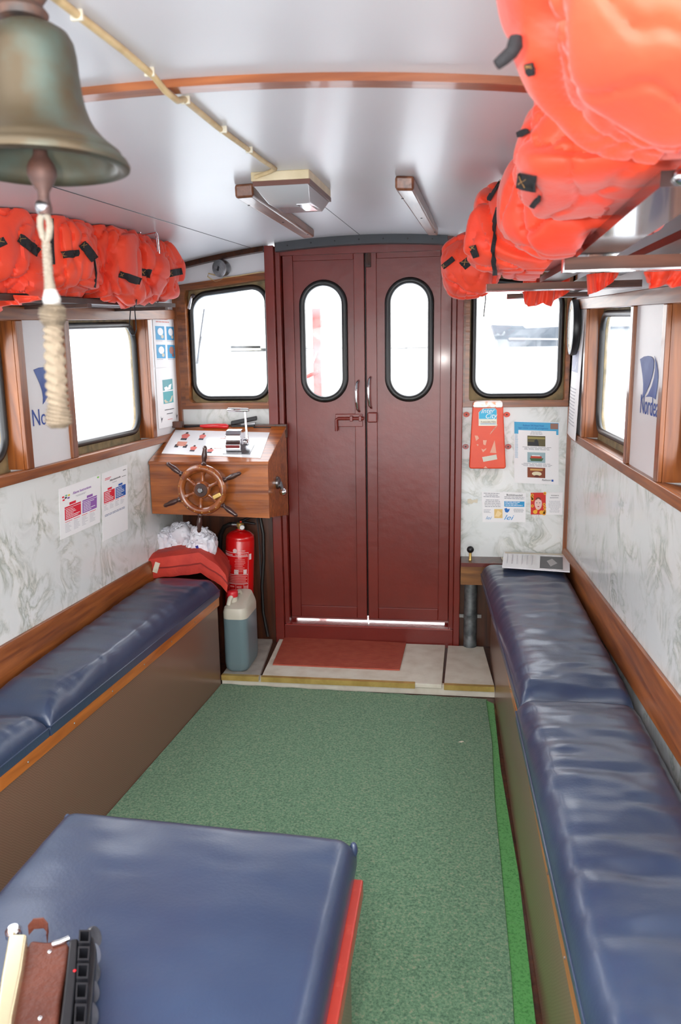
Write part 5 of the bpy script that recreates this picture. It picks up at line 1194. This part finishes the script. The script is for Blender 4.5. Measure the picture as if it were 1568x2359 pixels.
vest('orange life vest at the far end of the right rack, before the red door', GR, 1085, 622, 2.74, 66, 70, .17, 17, limR, fold=.07, lump=.12, e=.8, straps=(([(1022, 615), (1046, 596)], 11), ([(1068, 600), (1080, 615)], 20)))
drape('orange vest tail hanging below the rack over the right front window', GR, [(1205, 640), (1312, 640)], [(1203, 676), (1210, 700), (1216, 707), (1232, 706), (1250, 698), (1266, 708), (1276, 692), (1296, 682), (1311, 672)], 2.62, .014, 5)
drape('small orange vest tail gathered under the right rack between two crossbars', GR, [(1352, 632), (1426, 628)], [(1356, 678), (1372, 674), (1384, 668), (1402, 656), (1424, 636)], 2.2, .010, 8)
drape('orange vest edge hanging low at the right picture edge', GR, [(1484, 626), (1640, 626)], [(1490, 652), (1500, 664), (1516, 662), (1530, 653), (1546, 664), (1570, 660), (1600, 668), (1640, 660)], 1.75, .012, 11)

rk = thing('luggage_rack', 'dark wooden rack with chrome edged crossbars along the right wall', 'rack', (.36, 1.8, 1.63))
zr = lambda y: 1.675 + (.04*(y - 1.6) if y > 1.6 else 0)
obj('slat', board(.232, .305, 1.0, 1.64, .018), mat('glossy dark slat', (48, 38, 36), .22, coat=.5), rk)['label'] = 'glossy dark slat with chrome end'
obj('slat', board(.40, .47, .95, 3.25, .016), RACKW, rk)
obj('slat', board(.25, .31, 1.70, 3.25, .016), RACKW, rk)
q = V((.262, .996, zr(1.0) + .010)); obj('slat_end', MB().ball(q, (.018, .012, .011)), CHROME, rk, smooth=True)
for y, a, b, hb in ((1.60, .205, XR - .004, .024), (2.45, .092, .535, .020), (3.2, .20, .505, .016)):
    obj('crossbar', board(a, b, y, y + .02, hb, -.002 - hb), wood('rack crossbar wood', (72, 40, 28), (118, 72, 52), 'x', .45, .05), rk); obj('crossbar_edge', board(a, b, y - .003, y + .022, .004, -.006 - hb), CHROME, rk)
    obj('crossbar_end', board(a - .003, a, y - .003, y + .02, hb + .004, -.006 - hb), CHROME, rk)
for lab, pts, Y in (('thin black cord hanging from the far right life vest over the window', ((1117, 660), (1118, 690), (1115, 715), (1114, 730)), 2.72),):
    o = obj('cord_loop', MB().tube([aY(x, y, Y) for x, y in pts], .002, 6), BLACKP, smooth=True); tag(o, lab, 'cord')
st2 = obj('strap', MB().tube([aY(1188, 84, .80), aY(1186, 105, .80), aY(1178, 120, .80), aY(1160, 136, .80), aY(1143, 150, .80)], [.006, .0075, .0065, .006, .005], 8), WEB, smooth=True); tag(st2, 'loose black strap end dangling from the nearest right life vest', 'strap')
dress()
# crumbs on the carpet
for k, (px, py) in enumerate(((1062, 1709),)):
    q = aZ(px, py, .011); tag(obj('paper_scrap', MB().prism([q + V(d) for d in ((-.010, -.003, 0), (.0, -.006, 0), (.011, .002, 0), (.002, .005, 0))], (0, 0, .002)), PAPERG), 'small white paper scrap lying on the green carpet', 'scrap')

# ------------------------------------------------------------------ outside: water, quay, ships, mast
WATER = mat('bright harbour water', (206, 212, 218), .25, col2=(190, 198, 206), nscale=.6, nmap=(1, 5, 1), bump=.3, bscale=2)
SLOPE = .0244                                         # the boat lies bow down, so the water seems to rise ahead
zw = lambda y: -1.3 + SLOPE*y
w = obj('water', MB().hexa([(-900, -60, zw(-60) - 1), (900, -60, zw(-60) - 1), (900, 900, zw(900) - 1), (-900, 900, zw(900) - 1), (-900, -60, zw(-60)), (900, -60, zw(-60)), (900, 900, zw(900)), (-900, 900, zw(900))]), WATER); tag(w, 'pale harbour water around the boat', 'water', kind='stuff')
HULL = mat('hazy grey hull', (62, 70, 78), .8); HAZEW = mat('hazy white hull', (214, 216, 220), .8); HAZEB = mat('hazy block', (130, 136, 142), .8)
YS = 380.0
sh = thing('ship', 'hazy grey ship moored across the water, behind the right front window', 'ship', (50, YS, zw(YS)))
def fp(px, py, y=YS): return aY(px, py, y)
pts = [fp(1150, 802), fp(1300, 803), fp(1300, 752), fp(1210, 756), fp(1205, 750), fp(1132, 748)]
obj('hull', MB().prism(pts, (0, 14, 0)), HULL, sh); obj('deckhouse', MB().prism([fp(1212, 757, YS + 2), fp(1300, 755, YS + 2), fp(1300, 722, YS + 2), fp(1214, 724, YS + 2)], (0, 9, 0)), HAZEW, sh)
obj('waterline', MB().prism([fp(1172, 782, YS - .5), fp(1300, 783, YS - .5), fp(1300, 780, YS - .5), fp(1172, 779, YS - .5)], (0, .4, 0)), HAZEW, sh)
wq = thing('warehouse', 'hazy low warehouse across the water, seen through the right side window', 'building', fp(1430, 803))
obj('wall', MB().prism([fp(1355, 804), fp(1700, 806), fp(1700, 752), fp(1355, 756)], (0, 20, 0)), HAZEB, wq); obj('roof', MB().prism([fp(1350, 757, YS - 1), fp(1700, 753, YS - 1), fp(1700, 748, YS - 1), fp(1350, 752, YS - 1)], (0, 22, 0)), HULL, wq)
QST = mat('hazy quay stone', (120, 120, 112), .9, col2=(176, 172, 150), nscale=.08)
q = thing('quay', 'low stone quay across the water behind the left front window', 'quay', fp(530, 805))
obj('quay_wall', MB().prism([fp(380, 810), fp(600, 807), fp(600, 796), fp(380, 797)], (0, 30, 0)), QST, q); obj('quay_wall', MB().prism([fp(380, 797), fp(1060, 796), fp(1060, 800), fp(380, 803)], (0, 28, 0)), mat('pale quay edge', (190, 190, 184), .9), q)
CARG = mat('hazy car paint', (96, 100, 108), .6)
for k, x in enumerate((478, 497)):
    c = thing('car', ('hazy parked car on the quay, nearer the window edge', 'hazy parked car on the quay, nearer the red door')[k], 'car', fp(x, 796, YS + 5))
    obj('body', MB().prism([fp(x - 8, 796, YS + 3), fp(x + 8, 796, YS + 3), fp(x + 8, 792, YS + 3), fp(x - 8, 792, YS + 3)], (0, 3, 0)), CARG, c)
    obj('cabin', MB().prism([fp(x - 5, 792, YS + 3.2), fp(x + 5, 792, YS + 3.2), fp(x + 3, 788, YS + 3.2), fp(x - 3, 788, YS + 3.2)], (0, 2.6, 0)), CARG, c)
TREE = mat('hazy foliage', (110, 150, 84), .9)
for k, (x, w_) in enumerate(((497, 9), (523, 6))):
    c = fp(x, 777, YS + 12); kx = w_*YS/F
    t = thing('tree', ('hazy round green tree on the far quay behind the parked cars', 'smaller hazy tree on the far quay, nearer the red door')[k], 'tree', fp(x, 796, YS + 12))
    obj('crown', MB().ball(c, (kx, kx, kx*.9)), TREE, t, smooth=True); obj('trunk', MB().tube([fp(x, 797, YS + 12), c], .3, 6), TREE, t)
ms = thing('mast_post', 'red painted post on the foredeck seen through the left door window', 'post', (-.90, 5.4, 0))
MASTR = mat('faded red mast paint', (140, 50, 44), .6, col2=(170, 84, 76), nscale=14)
mx = aY(731, 800, 5.4).x
obj('post', MB().box(mx - .027, mx + .027, 5.37, 5.43, -1, 1.85), MASTR, ms)
obj('rail', MB().tube([(mx - .16, 5.38, 1.36), (mx + .01, 5.36, 1.43)], .014, 8), MASTR, ms)
obj('rail', MB().tube([(mx - .13, 5.38, 1.22), (mx + .0, 5.36, 1.56)], .006, 8), HAZEW, ms)
obj('rail', MB().tube([(mx - .14, 5.38, 1.40), (mx - .05, 5.38, .9)], .008, 8), HAZEW, ms)
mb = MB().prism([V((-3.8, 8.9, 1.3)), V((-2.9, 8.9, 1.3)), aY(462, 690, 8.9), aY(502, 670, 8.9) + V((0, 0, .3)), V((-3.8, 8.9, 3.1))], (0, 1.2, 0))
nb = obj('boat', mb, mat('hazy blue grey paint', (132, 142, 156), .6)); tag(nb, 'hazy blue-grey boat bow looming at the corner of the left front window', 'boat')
wp = thing('window_wiper', 'thin wiper blade outside the left front window', 'wiper', (-1.3, 3.965, 1.55))
obj('arm', MB().tube([(aY(470, 712, 3.975)), aY(459, 790, 3.975), aY(455, 838, 3.975)], .0035, 6), BLACKP, wp)
obj('blade', MB().tube([(aY(463, 775, 3.968)), aY(452, 838, 3.968)], .003, 6), GREYP, wp)

# ------------------------------------------------------------------ camera
cam = bpy.data.cameras.new('camera'); co = bpy.data.objects.new('camera', cam); COL.objects.link(co)
R = Matrix(((_rt.x, -_rt.y, -_rt.z), (_fy.x, -_fy.y, -_fy.z), (_up.x, -_up.y, -_up.z)))
co.matrix_world = Matrix.Translation(EYE) @ R.to_4x4()
cam.sensor_fit = 'VERTICAL'; cam.sensor_height = 24; cam.sensor_width = 24; cam.lens = F/H*24
cam.clip_start = .05; cam.clip_end = 2500
cam.dof.use_dof = True; cam.dof.focus_distance = 3.1; cam.dof.aperture_fstop = 4.5
sc.camera = co

# ------------------------------------------------------------------ light: overcast sky, and the photographer's flash beside the lens
wd = bpy.data.worlds.new('sky'); sc.world = wd; wd.use_nodes = True; nt = wd.node_tree; bg = nt.nodes['Background']
tc = nt.nodes.new('ShaderNodeTexCoord'); sx = nt.nodes.new('ShaderNodeSeparateXYZ'); rp = nt.nodes.new('ShaderNodeValToRGB')
nt.links.new(tc.outputs['Generated'], sx.inputs[0]); nt.links.new(sx.outputs['Z'], rp.inputs[0])
rp.color_ramp.elements[0].position = 0; rp.color_ramp.elements[0].color = (1, .985, .96, 1)
rp.color_ramp.elements[1].position = .8; rp.color_ramp.elements[1].color = (.88, .93, 1, 1)
nt.links.new(rp.outputs[0], bg.inputs[0]); bg.inputs[1].default_value = SKY = 6.4
fl = bpy.data.lights.new('camera_flash', 'POINT'); fl.energy = 42; fl.shadow_soft_size = .02; fl.color = (1, .97, .93)
fo = bpy.data.objects.new('camera_flash', fl); COL.objects.link(fo); fo.location = EYE + V((-.11, .02, .03))
vs = sc.view_settings; vs.view_transform = 'Standard'; vs.look = 'None'; vs.exposure = 0; vs.gamma = 1; vs.use_curve_mapping = False
sc.cycles.max_bounces = 10; sc.cycles.diffuse_bounces = 6; sc.cycles.transparent_max_bounces = 12
sc.cycles.sample_clamp_indirect = 6
